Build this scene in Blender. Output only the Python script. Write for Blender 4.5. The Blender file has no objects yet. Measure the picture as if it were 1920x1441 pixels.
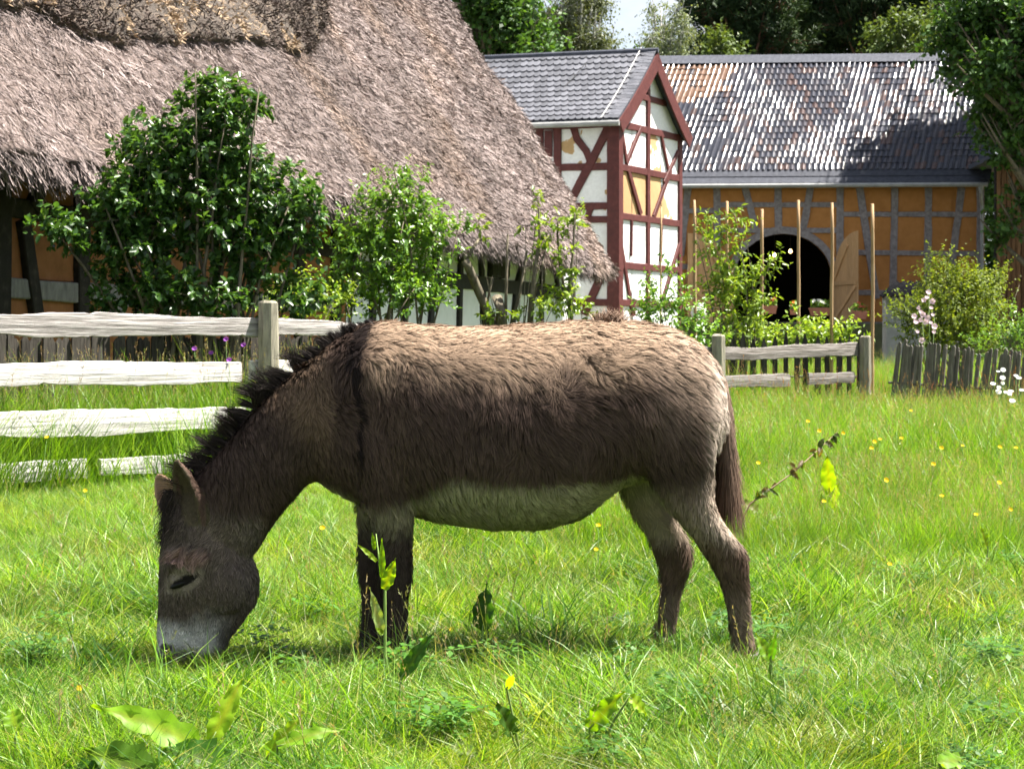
import bpy, bmesh, math, random
import numpy as np
from mathutils import Vector, Matrix, kdtree
random.seed(7)
rng = np.random.default_rng(11)
S = bpy.context.scene
COL = S.collection
R = math.radians

# ------------------------------------------------------------------ camera
F = 3600.0          # focal length in photograph pixels (1920 wide)
HC = 1.10           # eye height
VH = 640.0          # image row of the horizon
cam = bpy.data.cameras.new('camera'); camo = bpy.data.objects.new('camera', cam); COL.objects.link(camo)
cam.sensor_width = 36.0; cam.lens = F / 1920.0 * 36.0
cam.shift_y = (VH - 720.5) / 1920.0
cam.clip_start = 0.1; cam.clip_end = 3000
camo.location = (0, 0, HC); camo.rotation_euler = (R(90), 0, 0)
cam.dof.use_dof = True; cam.dof.focus_distance = 6.5; cam.dof.aperture_fstop = 14
S.camera = camo
# ------------------------------------------------------------------ light
SUN_EL, SUN_AZ = R(62), R(77)       # azimuth clockwise from +Y
w = bpy.data.worlds.new('World'); S.world = w; w.use_nodes = True
nt = w.node_tree; bg = nt.nodes['Background']
sky = nt.nodes.new('ShaderNodeTexSky'); sky.sky_type = 'NISHITA'; sky.sun_disc = False
sky.sun_elevation = SUN_EL; sky.sun_rotation = SUN_AZ
# bright broken cloud over the blue
wtc = nt.nodes.new('ShaderNodeTexCoord'); wmp = nt.nodes.new('ShaderNodeMapping'); wmp.inputs['Scale'].default_value = (1.6, 1.6, 3.2)
wn = nt.nodes.new('ShaderNodeTexNoise'); wn.inputs['Scale'].default_value = 2.1; wn.inputs['Detail'].default_value = 7; wn.inputs['Roughness'].default_value = .58
wr = nt.nodes.new('ShaderNodeMapRange'); wr.inputs[1].default_value = .40; wr.inputs[2].default_value = .56
wx = nt.nodes.new('ShaderNodeMix'); wx.data_type = 'RGBA'; wx.inputs[7].default_value = (5.2, 5.4, 5.8, 1)
nt.links.new(wtc.outputs['Generated'], wmp.inputs[0]); nt.links.new(wmp.outputs[0], wn.inputs['Vector']); nt.links.new(wn.outputs[0], wr.inputs[0])
nt.links.new(wr.outputs[0], wx.inputs[0]); nt.links.new(sky.outputs[0], wx.inputs[6]); nt.links.new(wx.outputs[2], bg.inputs[0]); bg.inputs[1].default_value = 0.05
sl = bpy.data.lights.new('sun', 'SUN'); sl.energy = 5.0; sl.angle = R(0.5); sl.color = (1.0, 0.95, 0.87)
slo = bpy.data.objects.new('sun', sl); COL.objects.link(slo)
TOSUN = Vector((math.cos(SUN_EL) * math.sin(SUN_AZ), math.cos(SUN_EL) * math.cos(SUN_AZ), math.sin(SUN_EL)))
slo.rotation_euler = TOSUN.to_track_quat('Z', 'Y').to_euler()
vs = S.view_settings; vs.view_transform = 'Standard'; vs.look = 'None'; vs.exposure = 2.0; vs.gamma = 1.0
S.cycles.use_adaptive_sampling = True; S.cycles.adaptive_threshold = .03; S.cycles.max_bounces = 6; S.cycles.transparent_max_bounces = 8
S.cycles.diffuse_bounces = 3; S.cycles.glossy_bounces = 2; S.cycles.transmission_bounces = 3

def P(u, v, d):
    return Vector(((u - 960) * d / F, d, HC + (VH - v) * d / F))
def X(u, d): return (u - 960) * d / F
def Z(v, d): return HC + (VH - v) * d / F

# ------------------------------------------------------------------ helpers
def link(o, parent=None):
    COL.objects.link(o)
    if parent is not None: o.parent = parent
    return o
def tag(o, label=None, cat=None, group=None, kind=None):
    if label: o['label'] = label
    if cat: o['category'] = cat
    if group: o['group'] = group
    if kind: o['kind'] = kind
    return o
def empty(name, loc=(0, 0, 0), label=None, cat=None, group=None, kind=None):
    o = bpy.data.objects.new(name, None); o.location = loc; o.empty_display_size = .1
    COL.objects.link(o); return tag(o, label, cat, group, kind)
def np_mesh(name, V, Fc, smooth=False):
    V = np.asarray(V, np.float32); Fc = np.asarray(Fc, np.int32); m, k = Fc.shape
    me = bpy.data.meshes.new(name)
    me.vertices.add(len(V)); me.vertices.foreach_set('co', V.ravel())
    me.loops.add(m * k); me.loops.foreach_set('vertex_index', Fc.ravel())
    me.polygons.add(m); me.polygons.foreach_set('loop_start', np.arange(0, m * k, k, dtype=np.int32))
    me.update(calc_edges=True)
    if smooth: me.polygons.foreach_set('use_smooth', np.ones(m, bool))
    return me
def set_col(me, C):
    a = me.color_attributes.new('Col', 'FLOAT_COLOR', 'POINT')
    C = np.asarray(C, np.float32)
    if C.shape[1] == 3: C = np.concatenate([C, np.ones((len(C), 1), np.float32)], 1)
    a.data.foreach_set('color', C.ravel())
def obj(name, me, mat, parent=None):
    o = bpy.data.objects.new(name, me)
    if mat is not None and len(me.materials) == 0: me.materials.append(mat)
    if parent is not None and parent.type == 'EMPTY':
        COL.objects.link(o); o.parent = parent
        o.location = -Vector(parent.location) if parent.rotation_euler.z == 0 else (0, 0, 0)
    else:
        link(o, parent)
        if parent is not None: pass
    return o
class MB:
    """collects verts / faces of one mesh"""
    def __init__(s): s.v = []; s.f = []
    def add(s, V, Fs):
        b = len(s.v); s.v.extend([tuple(p) for p in V]); s.f.extend([tuple(i + b for i in f) for f in Fs])
    def box(s, c, ax, ay, az):       # centre and half-axis vectors
        c = Vector(c); ax, ay, az = Vector(ax), Vector(ay), Vector(az)
        V = [c + i * ax + j * ay + k * az for k in (-1, 1) for j in (-1, 1) for i in (-1, 1)]
        s.add(V, [(0, 2, 3, 1), (4, 5, 7, 6), (0, 1, 5, 4), (2, 6, 7, 3), (0, 4, 6, 2), (1, 3, 7, 5)])
    def tube(s, pts, rad, n=6, cap=True):
        pts = [Vector(p) for p in pts]; V = []; Fs = []
        up = Vector((0.13, 0.31, 0.94))
        for i, p in enumerate(pts):
            t = (pts[min(i + 1, len(pts) - 1)] - pts[max(i - 1, 0)]).normalized()
            a = t.cross(up)
            if a.length < 1e-3: a = t.cross(Vector((1, 0, 0)))
            a.normalize(); b = t.cross(a)
            r = rad[i] if hasattr(rad, '__len__') else rad
            for k in range(n):
                an = 2 * math.pi * k / n
                V.append(p + r * (math.cos(an) * a + math.sin(an) * b))
        for i in range(len(pts) - 1):
            for k in range(n):
                Fs.append((i * n + k, i * n + (k + 1) % n, (i + 1) * n + (k + 1) % n, (i + 1) * n + k))
        if cap:
            Fs.append(tuple(range(n - 1, -1, -1))); Fs.append(tuple((len(pts) - 1) * n + k for k in range(n)))
        s.add(V, Fs)
    def mesh(s, name, smooth=False):
        me = bpy.data.meshes.new(name); me.from_pydata(s.v, [], s.f); me.update()
        if smooth:
            me.polygons.foreach_set('use_smooth', np.ones(len(me.polygons), bool))
        return me
    def build(s, name, mat, parent=None, smooth=False):
        return obj(name, s.mesh(name, smooth), mat, parent)

def _hash(ix, iy, iz, seed):
    h = (ix * 374761393 + iy * 668265263 + iz * 2147483647 + seed * 1274126177) & 0xffffffff
    h = ((h ^ (h >> 13)) * 1274126177) & 0xffffffff
    h = h ^ (h >> 16)
    return (h & 0xffff) / 65535.0
def vnoise(Pt, scale, seed=0):
    q = np.asarray(Pt, float) * scale; i = np.floor(q).astype(np.int64); f = q - i; f = f * f * (3 - 2 * f)
    r = 0
    for dx in (0, 1):
        for dy in (0, 1):
            for dz in (0, 1):
                w_ = (f[:, 0] if dx else 1 - f[:, 0]) * (f[:, 1] if dy else 1 - f[:, 1]) * (f[:, 2] if dz else 1 - f[:, 2])
                r = r + w_ * _hash(i[:, 0] + dx, i[:, 1] + dy, i[:, 2] + dz, seed)
    return r
def norm(a): return a / np.maximum(np.linalg.norm(a, axis=-1, keepdims=True), 1e-9)
def rvec(n): return norm(rng.normal(size=(n, 3)))

# ------------------------------------------------------------------ materials
def mat(name):
    m = bpy.data.materials.new(name); m.use_nodes = True
    return m, m.node_tree, m.node_tree.nodes['Principled BSDF']
def N(nt, t, **kw):
    n = nt.nodes.new(t)
    for k, v in kw.items(): setattr(n, k, v)
    return n
def ramp(nt, fac, stops):
    r = N(nt, 'ShaderNodeValToRGB'); e = r.color_ramp.elements
    while len(e) > 1: e.remove(e[-1])
    e[0].position = stops[0][0]; e[0].color = (*stops[0][1], 1)
    for p, c in stops[1:]:
        x = e.new(p); x.color = (*c, 1)
    nt.links.new(fac, r.inputs[0]); return r.outputs[0]
def noise(nt, vec, scale, detail=4, rough=.6, stretch=None):
    if stretch:
        mp = N(nt, 'ShaderNodeMapping'); mp.inputs['Scale'].default_value = stretch
        nt.links.new(vec, mp.inputs[0]); vec = mp.outputs[0]
    n = N(nt, 'ShaderNodeTexNoise'); n.inputs['Scale'].default_value = scale
    n.inputs['Detail'].default_value = detail; n.inputs['Roughness'].default_value = rough
    nt.links.new(vec, n.inputs['Vector']); return n.outputs[0]
def bump(nt, h, b, strength=.4, dist=.01):
    n = N(nt, 'ShaderNodeBump'); n.inputs['Strength'].default_value = strength; n.inputs['Distance'].default_value = dist
    nt.links.new(h, n.inputs['Height']); nt.links.new(n.outputs[0], b.inputs['Normal'])
def mixc(nt, fac, a, b, mode='MIX'):
    m = N(nt, 'ShaderNodeMix', data_type='RGBA', blend_type=mode)
    for s, x in ((0, fac), (6, a), (7, b)):
        if hasattr(x, 'is_linked') or hasattr(x, 'links'): nt.links.new(x, m.inputs[s])
        else: m.inputs[s].default_value = x if s == 0 else (*x, 1)
    return m.outputs[2]
def simple(name, stops, scale=6, stretch=None, rough=.8, bs=.3, bd=.01, detail=5, spec=.3, rnd=0.0, coord='Object'):
    m, nt, b = mat(name); tc = N(nt, 'ShaderNodeTexCoord')
    n = noise(nt, tc.outputs[coord], scale, detail, .65, stretch)
    c = ramp(nt, n, stops)
    if rnd:
        oi = N(nt, 'ShaderNodeObjectInfo'); mr = N(nt, 'ShaderNodeMapRange')
        mr.inputs[3].default_value = 1 - rnd; mr.inputs[4].default_value = 1 + rnd
        nt.links.new(oi.outputs['Random'], mr.inputs[0])
        mm = N(nt, 'ShaderNodeVectorMath', operation='SCALE'); nt.links.new(c, mm.inputs[0]); nt.links.new(mr.outputs[0], mm.inputs[3]); c = mm.outputs[0]
    nt.links.new(c, b.inputs['Base Color']); b.inputs['Roughness'].default_value = rough
    b.inputs['Specular IOR Level'].default_value = spec
    if bs: bump(nt, n, b, bs, bd)
    return m
def leafmat(name, trans=.45, rough=.45, spec=.4, tr_tint=(1.25, 1.15, .45), rnd=0.25):
    """vertex colour 'Col' is the leaf's own colour; part of the light passes through"""
    m, nt, b = mat(name); out = nt.nodes['Material Output']
    at = N(nt, 'ShaderNodeAttribute'); at.attribute_name = 'Col'
    c = at.outputs['Color']
    if rnd:
        oi = N(nt, 'ShaderNodeObjectInfo'); mr = N(nt, 'ShaderNodeMapRange')
        mr.inputs[3].default_value = 1 - rnd; mr.inputs[4].default_value = 1 + rnd
        nt.links.new(oi.outputs['Random'], mr.inputs[0])
        mm = N(nt, 'ShaderNodeVectorMath', operation='SCALE'); nt.links.new(c, mm.inputs[0]); nt.links.new(mr.outputs[0], mm.inputs[3]); c = mm.outputs[0]
    nt.links.new(c, b.inputs['Base Color']); b.inputs['Roughness'].default_value = rough
    b.inputs['Specular IOR Level'].default_value = spec
    t = N(nt, 'ShaderNodeBsdfTranslucent'); tm = mixc(nt, 1.0, c, tr_tint, 'MULTIPLY'); nt.links.new(tm, t.inputs[0])
    mx = N(nt, 'ShaderNodeMixShader'); mx.inputs[0].default_value = trans
    nt.links.new(b.outputs[0], mx.inputs[1]); nt.links.new(t.outputs[0], mx.inputs[2]); nt.links.new(mx.outputs[0], out.inputs[0])
    return m
def vcolmat(name, rough=.7, spec=.25):
    m, nt, b = mat(name); at = N(nt, 'ShaderNodeAttribute'); at.attribute_name = 'Col'
    nt.links.new(at.outputs['Color'], b.inputs['Base Color']); b.inputs['Roughness'].default_value = rough
    b.inputs['Specular IOR Level'].default_value = spec
    return m

M = {}
M['fence'] = simple('weathered_wood', [(.28, (.07, .062, .055)), (.42, (.21, .19, .178)), (.55, (.35, .325, .31)), (.75, (.52, .49, .475))], 7, (.30, 8, 8), .9, .9, .014, 9, .15, .08)
M['fence_sunlit'] = simple('sunlit_weathered_wood', [(.25, (.14, .125, .115)), (.38, (.40, .37, .35)), (.55, (.56, .53, .51)), (.8, (.68, .66, .64))], 7, (.30, 8, 8), .9, .8, .012, 9, .15, .06)  # lighter copy of the rail wood, strong sunlight put into its colour
M['fence_dark'] = simple('dark_weathered_wood', [(.28, (.05, .043, .036)), (.42, (.13, .115, .10)), (.55, (.20, .18, .165)), (.75, (.31, .285, .27))], 7, (.30, 8, 8), .9, .9, .014, 9, .1, .1)  # darker tone of the fence wood for the right-hand rails
M['post'] = simple('lichen_post_wood', [(.25, (.10, .09, .065)), (.5, (.24, .22, .17)), (.62, (.30, .27, .20)), (.8, (.24, .26, .16))], 9, (5, 5, .7), .9, .5, .012, 8, .2, .1)
M['picket'] = simple('grey_picket_wood', [(.25, (.05, .045, .038)), (.5, (.12, .108, .09)), (.8, (.21, .195, .165))], 10, (5, 5, .5), .9, .4, .01, 6, .2, .25)
M['picket_dark'] = simple('dark_shaded_picket_wood', [(.25, (.018, .016, .013)), (.5, (.05, .044, .037)), (.8, (.10, .09, .076))], 10, (5, 5, .5), .95, .4, .01, 6, .1, .25)  # near-black: shade below the lilac put into the left pickets' colour
M['stake'] = simple('pale_stake_wood', [(.25, (.20, .12, .06)), (.5, (.38, .25, .13)), (.8, (.48, .34, .20))], 8, (6, 6, .6), .8, .3, .01, 6, .25, .15)
M['black_timber'] = simple('black_timber', [(.25, (.008, .007, .006)), (.6, (.022, .019, .016)), (.85, (.05, .042, .035))], 5, (2, 2, 2), .8, .4, .01, 6, .3)
M['brown_timber'] = simple('old_brown_timber', [(.25, (.008, .0065, .005)), (.55, (.022, .018, .014)), (.85, (.08, .068, .057))], 4, (2, 2, 2), .85, .5, .015, 8, .2)
M['grey_timber'] = simple('grey_beam', [(.25, (.10, .095, .09)), (.6, (.22, .21, .20)), (.85, (.34, .33, .31))], 5, (3, 3, 1), .85, .5, .015, 8, .2)
M['red_timber'] = simple('oxblood_timber', [(.25, (.060, .014, .012)), (.55, (.095, .022, .019)), (.85, (.15, .045, .038))], 4, (2, 2, 2), .6, .25, .01, 6, .35)
M['barn_timber'] = simple('barn_grey_timber', [(.25, (.12, .10, .10)), (.55, (.24, .215, .22)), (.85, (.34, .32, .33))], 4, (2, 2, 2), .85, .3, .01, 6, .2)
M['orange_plaster'] = simple('ochre_plaster', [(.3, (.35, .155, .05)), (.55, (.42, .19, .062)), (.8, (.47, .23, .085))], 3, None, .9, .15, .01, 8, .1)
M['brown_plaster'] = simple('brown_clay_plaster', [(.3, (.20, .085, .034)), (.55, (.27, .115, .048)), (.8, (.32, .155, .075))], 4, None, .9, .25, .01, 8, .1)
M['white_plaster'] = simple('white_lime_plaster', [(.3, (.70, .70, .70)), (.6, (.80, .80, .79)), (.85, (.84, .84, .83))], 3, None, .9, .12, .01, 8, .1)
def peel():
    m, nt, b = mat('peeling_white_plaster'); tc = N(nt, 'ShaderNodeTexCoord')
    n = noise(nt, tc.outputs['Object'], 1.15, 4, .55)
    at = N(nt, 'ShaderNodeObjectInfo')
    ad = N(nt, 'ShaderNodeMath', operation='ADD'); nt.links.new(n, ad.inputs[0])
    sc = N(nt, 'ShaderNodeSeparateColor'); nt.links.new(at.outputs['Color'], sc.inputs[0]); nt.links.new(sc.outputs[0], ad.inputs[1])
    c = ramp(nt, ad.outputs[0], [(.0, (.82, .82, .81)), (.78, (.82, .82, .81)), (.785, (.50, .33, .16)), (1.0, (.44, .27, .12))])
    n2 = noise(nt, tc.outputs['Object'], 14, 4, .6); c2 = ramp(nt, n2, [(.3, (.85, .85, .85)), (.7, (1, 1, 1))])
    c = mixc(nt, 1.0, c, c2, 'MULTIPLY'); nt.links.new(c, b.inputs['Base Color']); b.inputs['Roughness'].default_value = .9
    bump(nt, ad.outputs[0], b, .2, .02); return m
M['peel'] = peel()
M['slate'] = simple('grey_slate', [(.3, (.075, .078, .09)), (.6, (.13, .13, .145)), (.85, (.19, .18, .19))], 5, None, .45, .2, .006, 5, .5, .3)
M['dark_slate'] = simple('dark_slate', [(.3, (.035, .039, .052)), (.6, (.06, .064, .082)), (.85, (.09, .094, .115))], 7, None, .75, .2, .006, 5, .2, .2)
M['lead'] = simple('zinc_grey', [(.3, (.22, .22, .22)), (.7, (.34, .34, .33))], 3, None, .5, .1, .005, 3, .5)
M['door_wood'] = simple('pine_door_wood', [(.3, (.44, .25, .115)), (.6, (.56, .34, .17)), (.85, (.64, .42, .23))], 5, (5, 5, .6), .7, .3, .008, 6, .3, .12)
M['terracotta'] = simple('terracotta', [(.3, (.34, .13, .08)), (.7, (.48, .21, .14))], 8, None, .85, .1, .005, 4, .2, .15)
M['stone'] = simple('dark_rubble_stone', [(.3, (.05, .047, .043)), (.6, (.11, .10, .09)), (.85, (.18, .165, .15))], 5, None, .9, .5, .03, 8, .2, .35)
M['concrete'] = simple('grey_render', [(.3, (.17, .17, .18)), (.7, (.25, .25, .26))], 3, None, .9, .2, .01, 6, .1)
M['dark_metal'] = simple('dark_corrugated_sheet', [(.3, (.004, .004, .005)), (.7, (.012, .012, .013))], 6, None, 1.0, .1, .005, 4, .0)
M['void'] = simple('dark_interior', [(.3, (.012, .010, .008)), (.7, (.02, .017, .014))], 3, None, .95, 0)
M['boards'] = simple('dark_brown_boards', [(.25, (.05, .026, .013)), (.5, (.13, .07, .035)), (.85, (.24, .14, .075))], 4, (5, 5, .4), .85, .4, .01, 6, .2, .35)
M['bark'] = simple('grey_bark', [(.3, (.06, .05, .035)), (.55, (.14, .12, .085)), (.8, (.22, .20, .13))], 12, (2, 2, .6), .9, .6, .02, 8, .15)
M['birch_bark'] = simple('pale_birch_bark', [(.3, (.10, .09, .08)), (.5, (.5, .48, .45)), (.8, (.6, .58, .55))], 6, (1, 1, 3), .8, .3, .01, 6, .2)
M['pine_bark'] = simple('reddish_pine_bark', [(.3, (.06, .035, .025)), (.55, (.16, .085, .055)), (.8, (.25, .14, .09))], 8, (2, 2, .6), .9, .6, .03, 8, .15)
M['leaf'] = leafmat('leaf', .42, .34, .5)
M['small_leaf'] = leafmat('small_leaf', .5, .5, .25, (1.2, 1.15, .4))
M['far_leaf'] = leafmat('tree_leaf', .35, .55, .3)
M['needle'] = leafmat('pine_needles', .15, .6, .2, (1.1, 1.1, .5))
M['grass'] = leafmat('grass_blades', .48, .40, .38, (1.2, 1.12, .40), .25)
M['dock'] = leafmat('broad_leaf', .6, .45, .25, (1.3, 1.25, .2))
M['stem'] = vcolmat('plant_stem', .6)
M['petal'] = leafmat('petal', .4, .6, .2, (1.05, 1.0, .9), .1)
M['fur'] = vcolmat('donkey_coat', .75, .12)
M['hoof'] = simple('hoof_horn', [(.3, (.02, .017, .015)), (.7, (.06, .05, .042))], 20, (1, 1, .4), .5, .2, .004, 4, .4)
M['eye'] = simple('dark_eye', [(.3, (.006, .005, .004)), (.7, (.012, .01, .008))], 3, None, .4, 0, spec=.15)
M['wire'] = simple('dark_wire', [(.3, (.05, .05, .05)), (.7, (.09, .09, .09))], 3, None, .5, 0)
M['pale_wire'] = simple('pale_conductor', [(.3, (.5, .48, .46)), (.7, (.6, .58, .56))], 3, None, .4, 0)
# ================================================================== terrain
def ground_z(x, y):
    x = np.asarray(x, float); y = np.asarray(y, float)
    t = np.clip((y - 30) / 30, 0, 1); t = t * t * (3 - 2 * t)
    z = .35 * t
    z = z + .03 * np.sin(x * 1.3 + y * .7) * np.sin(y * .9 - x * .4) * np.clip((y - 3) / 3, 0, 1)
    z = z + .12 * np.exp(-(((x - 3.2) / 2.4) ** 2 + ((y - 15) / 4.0) ** 2))
    return z
def gz(x, y): return float(ground_z(x, y))
xs = np.concatenate([np.linspace(-400, -24, 14), np.linspace(-22, 30, 105), np.linspace(34, 400, 14)])
ys = np.concatenate([np.linspace(-60, -1, 8), np.linspace(0, 80, 150), np.linspace(90, 900, 20)])
gx, gy = np.meshgrid(xs, ys); V = np.stack([gx.ravel(), gy.ravel(), ground_z(gx.ravel(), gy.ravel())], 1)
nx = len(xs); ii = (np.arange(len(ys) - 1)[:, None] * nx + np.arange(nx - 1)[None]).ravel()
Fg = np.stack([ii, ii + 1, ii + nx + 1, ii + nx], 1)
mg, ntg, bgp = mat('meadow_soil'); tc = N(ntg, 'ShaderNodeTexCoord')
n1 = noise(ntg, tc.outputs['Object'], 3, 8, .7)
ntg.links.new(ramp(ntg, n1, [(.3, (.035, .040, .016)), (.5, (.065, .07, .028)), (.7, (.10, .095, .045))]), bgp.inputs['Base Color'])
bgp.inputs['Roughness'].default_value = .95; bump(ntg, n1, bgp, .6, .05)
tag(obj('ground', np_mesh('ground', V, Fg, True), mg), kind='structure')

class Wall:
    def __init__(s, O, a):
        s.O = Vector((O[0], O[1], 0)); s.a = Vector((a[0], a[1], 0)).normalized()
        n = Vector((s.a.y, -s.a.x, 0))
        if n.dot(-s.O) < 0: n = -n
        s.n = n
    def sz(s, u, v, off=0):
        d = Vector(((u - 960) / F, 1, (VH - v) / F)); C = Vector((0, 0, HC)); O = s.O + s.n * off
        t = (O - C).dot(s.n) / d.dot(s.n); p = C + d * t
        return (p - O).dot(s.a), p.z
    def pt(s, q, z, off=0):
        p = s.O + s.a * q + s.n * off; return Vector((p.x, p.y, z))
    def beam(s, parent, A, B, wd, mt, depth=.10, proud=.03, name='timber', curve=None):
        """timber between wall points A and B (s, z); back sunk in wall, front proud"""
        A3 = s.pt(A[0], A[1]); B3 = s.pt(B[0], B[1]); L = (B3 - A3).length
        t = (B3 - A3).normalized(); c = t.cross(s.n).normalized()
        n = max(2, int(L / .5) + 1); V = []; Fs = []
        for i in range(n):
            f = i / (n - 1); p = A3.lerp(B3, f) + c * (random.uniform(-1, 1) * wd * .04)
            if curve: p = p + c * (curve * math.sin(f * math.pi * 2))
            hw = wd * .5 * (1 + random.uniform(-.07, .07)); pr = proud + random.uniform(-.003, .003)
            e = .012
            for (x, y) in ((-hw, proud - depth), (-hw, pr - e), (-hw + e, pr), (hw - e, pr), (hw, pr - e), (hw, proud - depth)):
                V.append(p + c * x + s.n * y)
        for i in range(n - 1):
            for k in range(6):
                Fs.append((i * 6 + k, i * 6 + (k + 1) % 6, (i + 1) * 6 + (k + 1) % 6, (i + 1) * 6 + k))
        Fs.append(tuple(range(5, -1, -1))); Fs.append(tuple((n - 1) * 6 + k for k in range(6)))
        m = MB(); m.add(V, Fs); return m.build(name, mt, parent)
    def uvbeam(s, parent, a, b, wd, mt, **k):
        return s.beam(parent, s.sz(*a), s.sz(*b), wd, mt, **k)
    def panel(s, parent, s0, s1, z0, z1, mt, off=-.02, name='panel'):
        m = MB(); n = 5; V = []; Fs = []
        for j in range(n):
            for i in range(n):
                fx, fz = i / (n - 1), j / (n - 1)
                bul = .012 * math.sin(fx * math.pi) * math.sin(fz * math.pi) + random.uniform(-.003, .003)
                V.append(s.pt(s0 + (s1 - s0) * fx, z0 + (z1 - z0) * fz, off + bul))
        for j in range(n - 1):
            for i in range(n - 1):
                Fs.append((j * n + i, j * n + i + 1, (j + 1) * n + i + 1, (j + 1) * n + i))
        m.add(V, Fs)
        return m.build(name, mt, parent, True)
def inst(name, me, mw, parent):
    o = bpy.data.objects.new(name, me); COL.objects.link(o); o.parent = parent
    o.matrix_parent_inverse = Matrix.Translation(-Vector(parent.location)); o.matrix_basis = mw
    return o

# ================================================================== thatched farmhouse
E0 = P(0, 287, 16.5); E1 = P(1155, 500, 41.1)
HA = Vector((E1.x - E0.x, E1.y - E0.y, 0)); HL = HA.length; HA.normalize()
HN = Vector((HA.y, -HA.x, 0)); HI = -HN
farm = empty('farmhouse', (E0.x, E0.y, 0), 'long farmhouse with a steep thatched roof and black timber framing', 'farmhouse')
eave_s = []; eave_z = []
wl = Wall((E0.x, E0.y), (HA.x, HA.y))
for (u, v) in ((0, 284), (80, 294), (160, 306), (380, 336), (590, 362), (640, 370), (680, 384), (770, 410), (860, 438), (930, 454), (993, 467), (1060, 482), (1155, 503)):
    q, z = wl.sz(u, v); eave_s.append(q); eave_z.append(z)
eave_s = np.array(eave_s); eave_z = np.array(eave_z)
TH = R(57); TT = 11.0; ZE = 2.72
def roof_pt(s, t, h=0):
    """s along eave, t up the slope, h above the plane (arrays)"""
    s = np.asarray(s, float); t = np.asarray(t, float); h = np.asarray(h, float) + 0 * s
    ze = np.interp(s, eave_s, eave_z, left=eave_z[0], right=eave_z[-1]); ze = ZE + (ze - ZE) * np.exp(-t / 1.6)
    ht = t * math.cos(TH) - .25 * (1 - np.exp(-t / .5)) * 0
    x = E0.x + HA.x * s + HI.x * ht + HN.x * math.sin(TH) * h
    y = E0.y + HA.y * s + HI.y * ht + HN.y * math.sin(TH) * h
    z = ze + t * math.sin(TH) + math.cos(TH) * h
    return np.stack([x, y, z], -1)
def roof_lump(s, t):
    q = np.stack([s, t, 0 * s], -1)
    return .16 * (vnoise(q, .9, 3) - .5) + .09 * (vnoise(q, 2.6, 4) - .5) + .05 * (vnoise(q * np.array([1, .4, 1]), 8, 5) - .5)
def verge(t): return HL + .10 * np.sin(np.clip(t / 8, 0, 1) * np.pi)      # the verge bellies out a little
S0 = -4.0
ns, ntt = 240, 80
sg = np.linspace(0, 1, ns)[None, :]; tg = (np.linspace(0, 1, ntt) ** 1.15)[:, None] * TT
ss = S0 + (verge(tg) - S0) * sg; tt_ = tg + 0 * sg
hh = roof_lump(ss.ravel(), tt_.ravel())
V1 = roof_pt(ss.ravel(), tt_.ravel(), hh)
V2 = roof_pt(ss.ravel(), tt_.ravel() * (1 - .03) + .22, -.34 + 0 * hh)     # underside
i0 = (np.arange(ntt - 1)[:, None] * ns + np.arange(ns - 1)[None]).ravel()
Fa = np.stack([i0, i0 + 1, i0 + ns + 1, i0 + ns], 1); nb = ns * ntt
Fb = Fa[:, ::-1] + nb
e = np.arange(ns - 1); Fe = np.stack([e, e + nb, e + 1 + nb, e + 1], 1)
j = np.arange(ntt - 1) * ns + ns - 1; Fv = np.stack([j, j + nb, j + ns + nb, j + ns], 1)
mth, ntt2, bth = mat('thatch'); tcn = N(ntt2, 'ShaderNodeTexCoord')
nA = noise(ntt2, tcn.outputs['Object'], 14, 8, .75); nB = noise(ntt2, tcn.outputs['Object'], .8, 4, .6)
cA = ramp(ntt2, nA, [(.28, (.04, .032, .028)), (.5, (.16, .13, .118)), (.75, (.30, .25, .228))])
cB = ramp(ntt2, nB, [(.3, (.75, .72, .70)), (.7, (1.1, 1.05, 1.05))])
ntt2.links.new(mixc(ntt2, 1.0, cA, cB, 'MULTIPLY'), bth.inputs['Base Color']); bth.inputs['Roughness'].default_value = .95
bth.inputs['Specular IOR Level'].default_value = .1; bump(ntt2, nA, bth, .8, .05)
roof = obj('roof', np_mesh('roof', np.concatenate([V1, V2]), np.concatenate([Fa, Fb, Fe, Fv]), True), mth, farm)
# back slope so that the house is a house from the side too
bk = MB(); rp = [Vector(roof_pt(np.array([q]), np.array([TT]), np.array([0.]))[0]) for q in (S0, HL)]
dn = HI * (TT * math.cos(TH)) - Vector((0, 0, TT * math.sin(TH)))
bk.add([rp[0], rp[1], rp[1] + dn, rp[0] + dn, rp[0] - HN * -.1 - Vector((0, 0, .5)), rp[1] - HN * -.1 - Vector((0, 0, .5)), rp[1] + dn * .98 - Vector((0, 0, .5)), rp[0] + dn * .98 - Vector((0, 0, .5))],
       [(0, 1, 2, 3), (4, 7, 6, 5), (3, 2, 6, 7), (0, 4, 5, 1)])
bk.build('roof', mth, farm)
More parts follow.
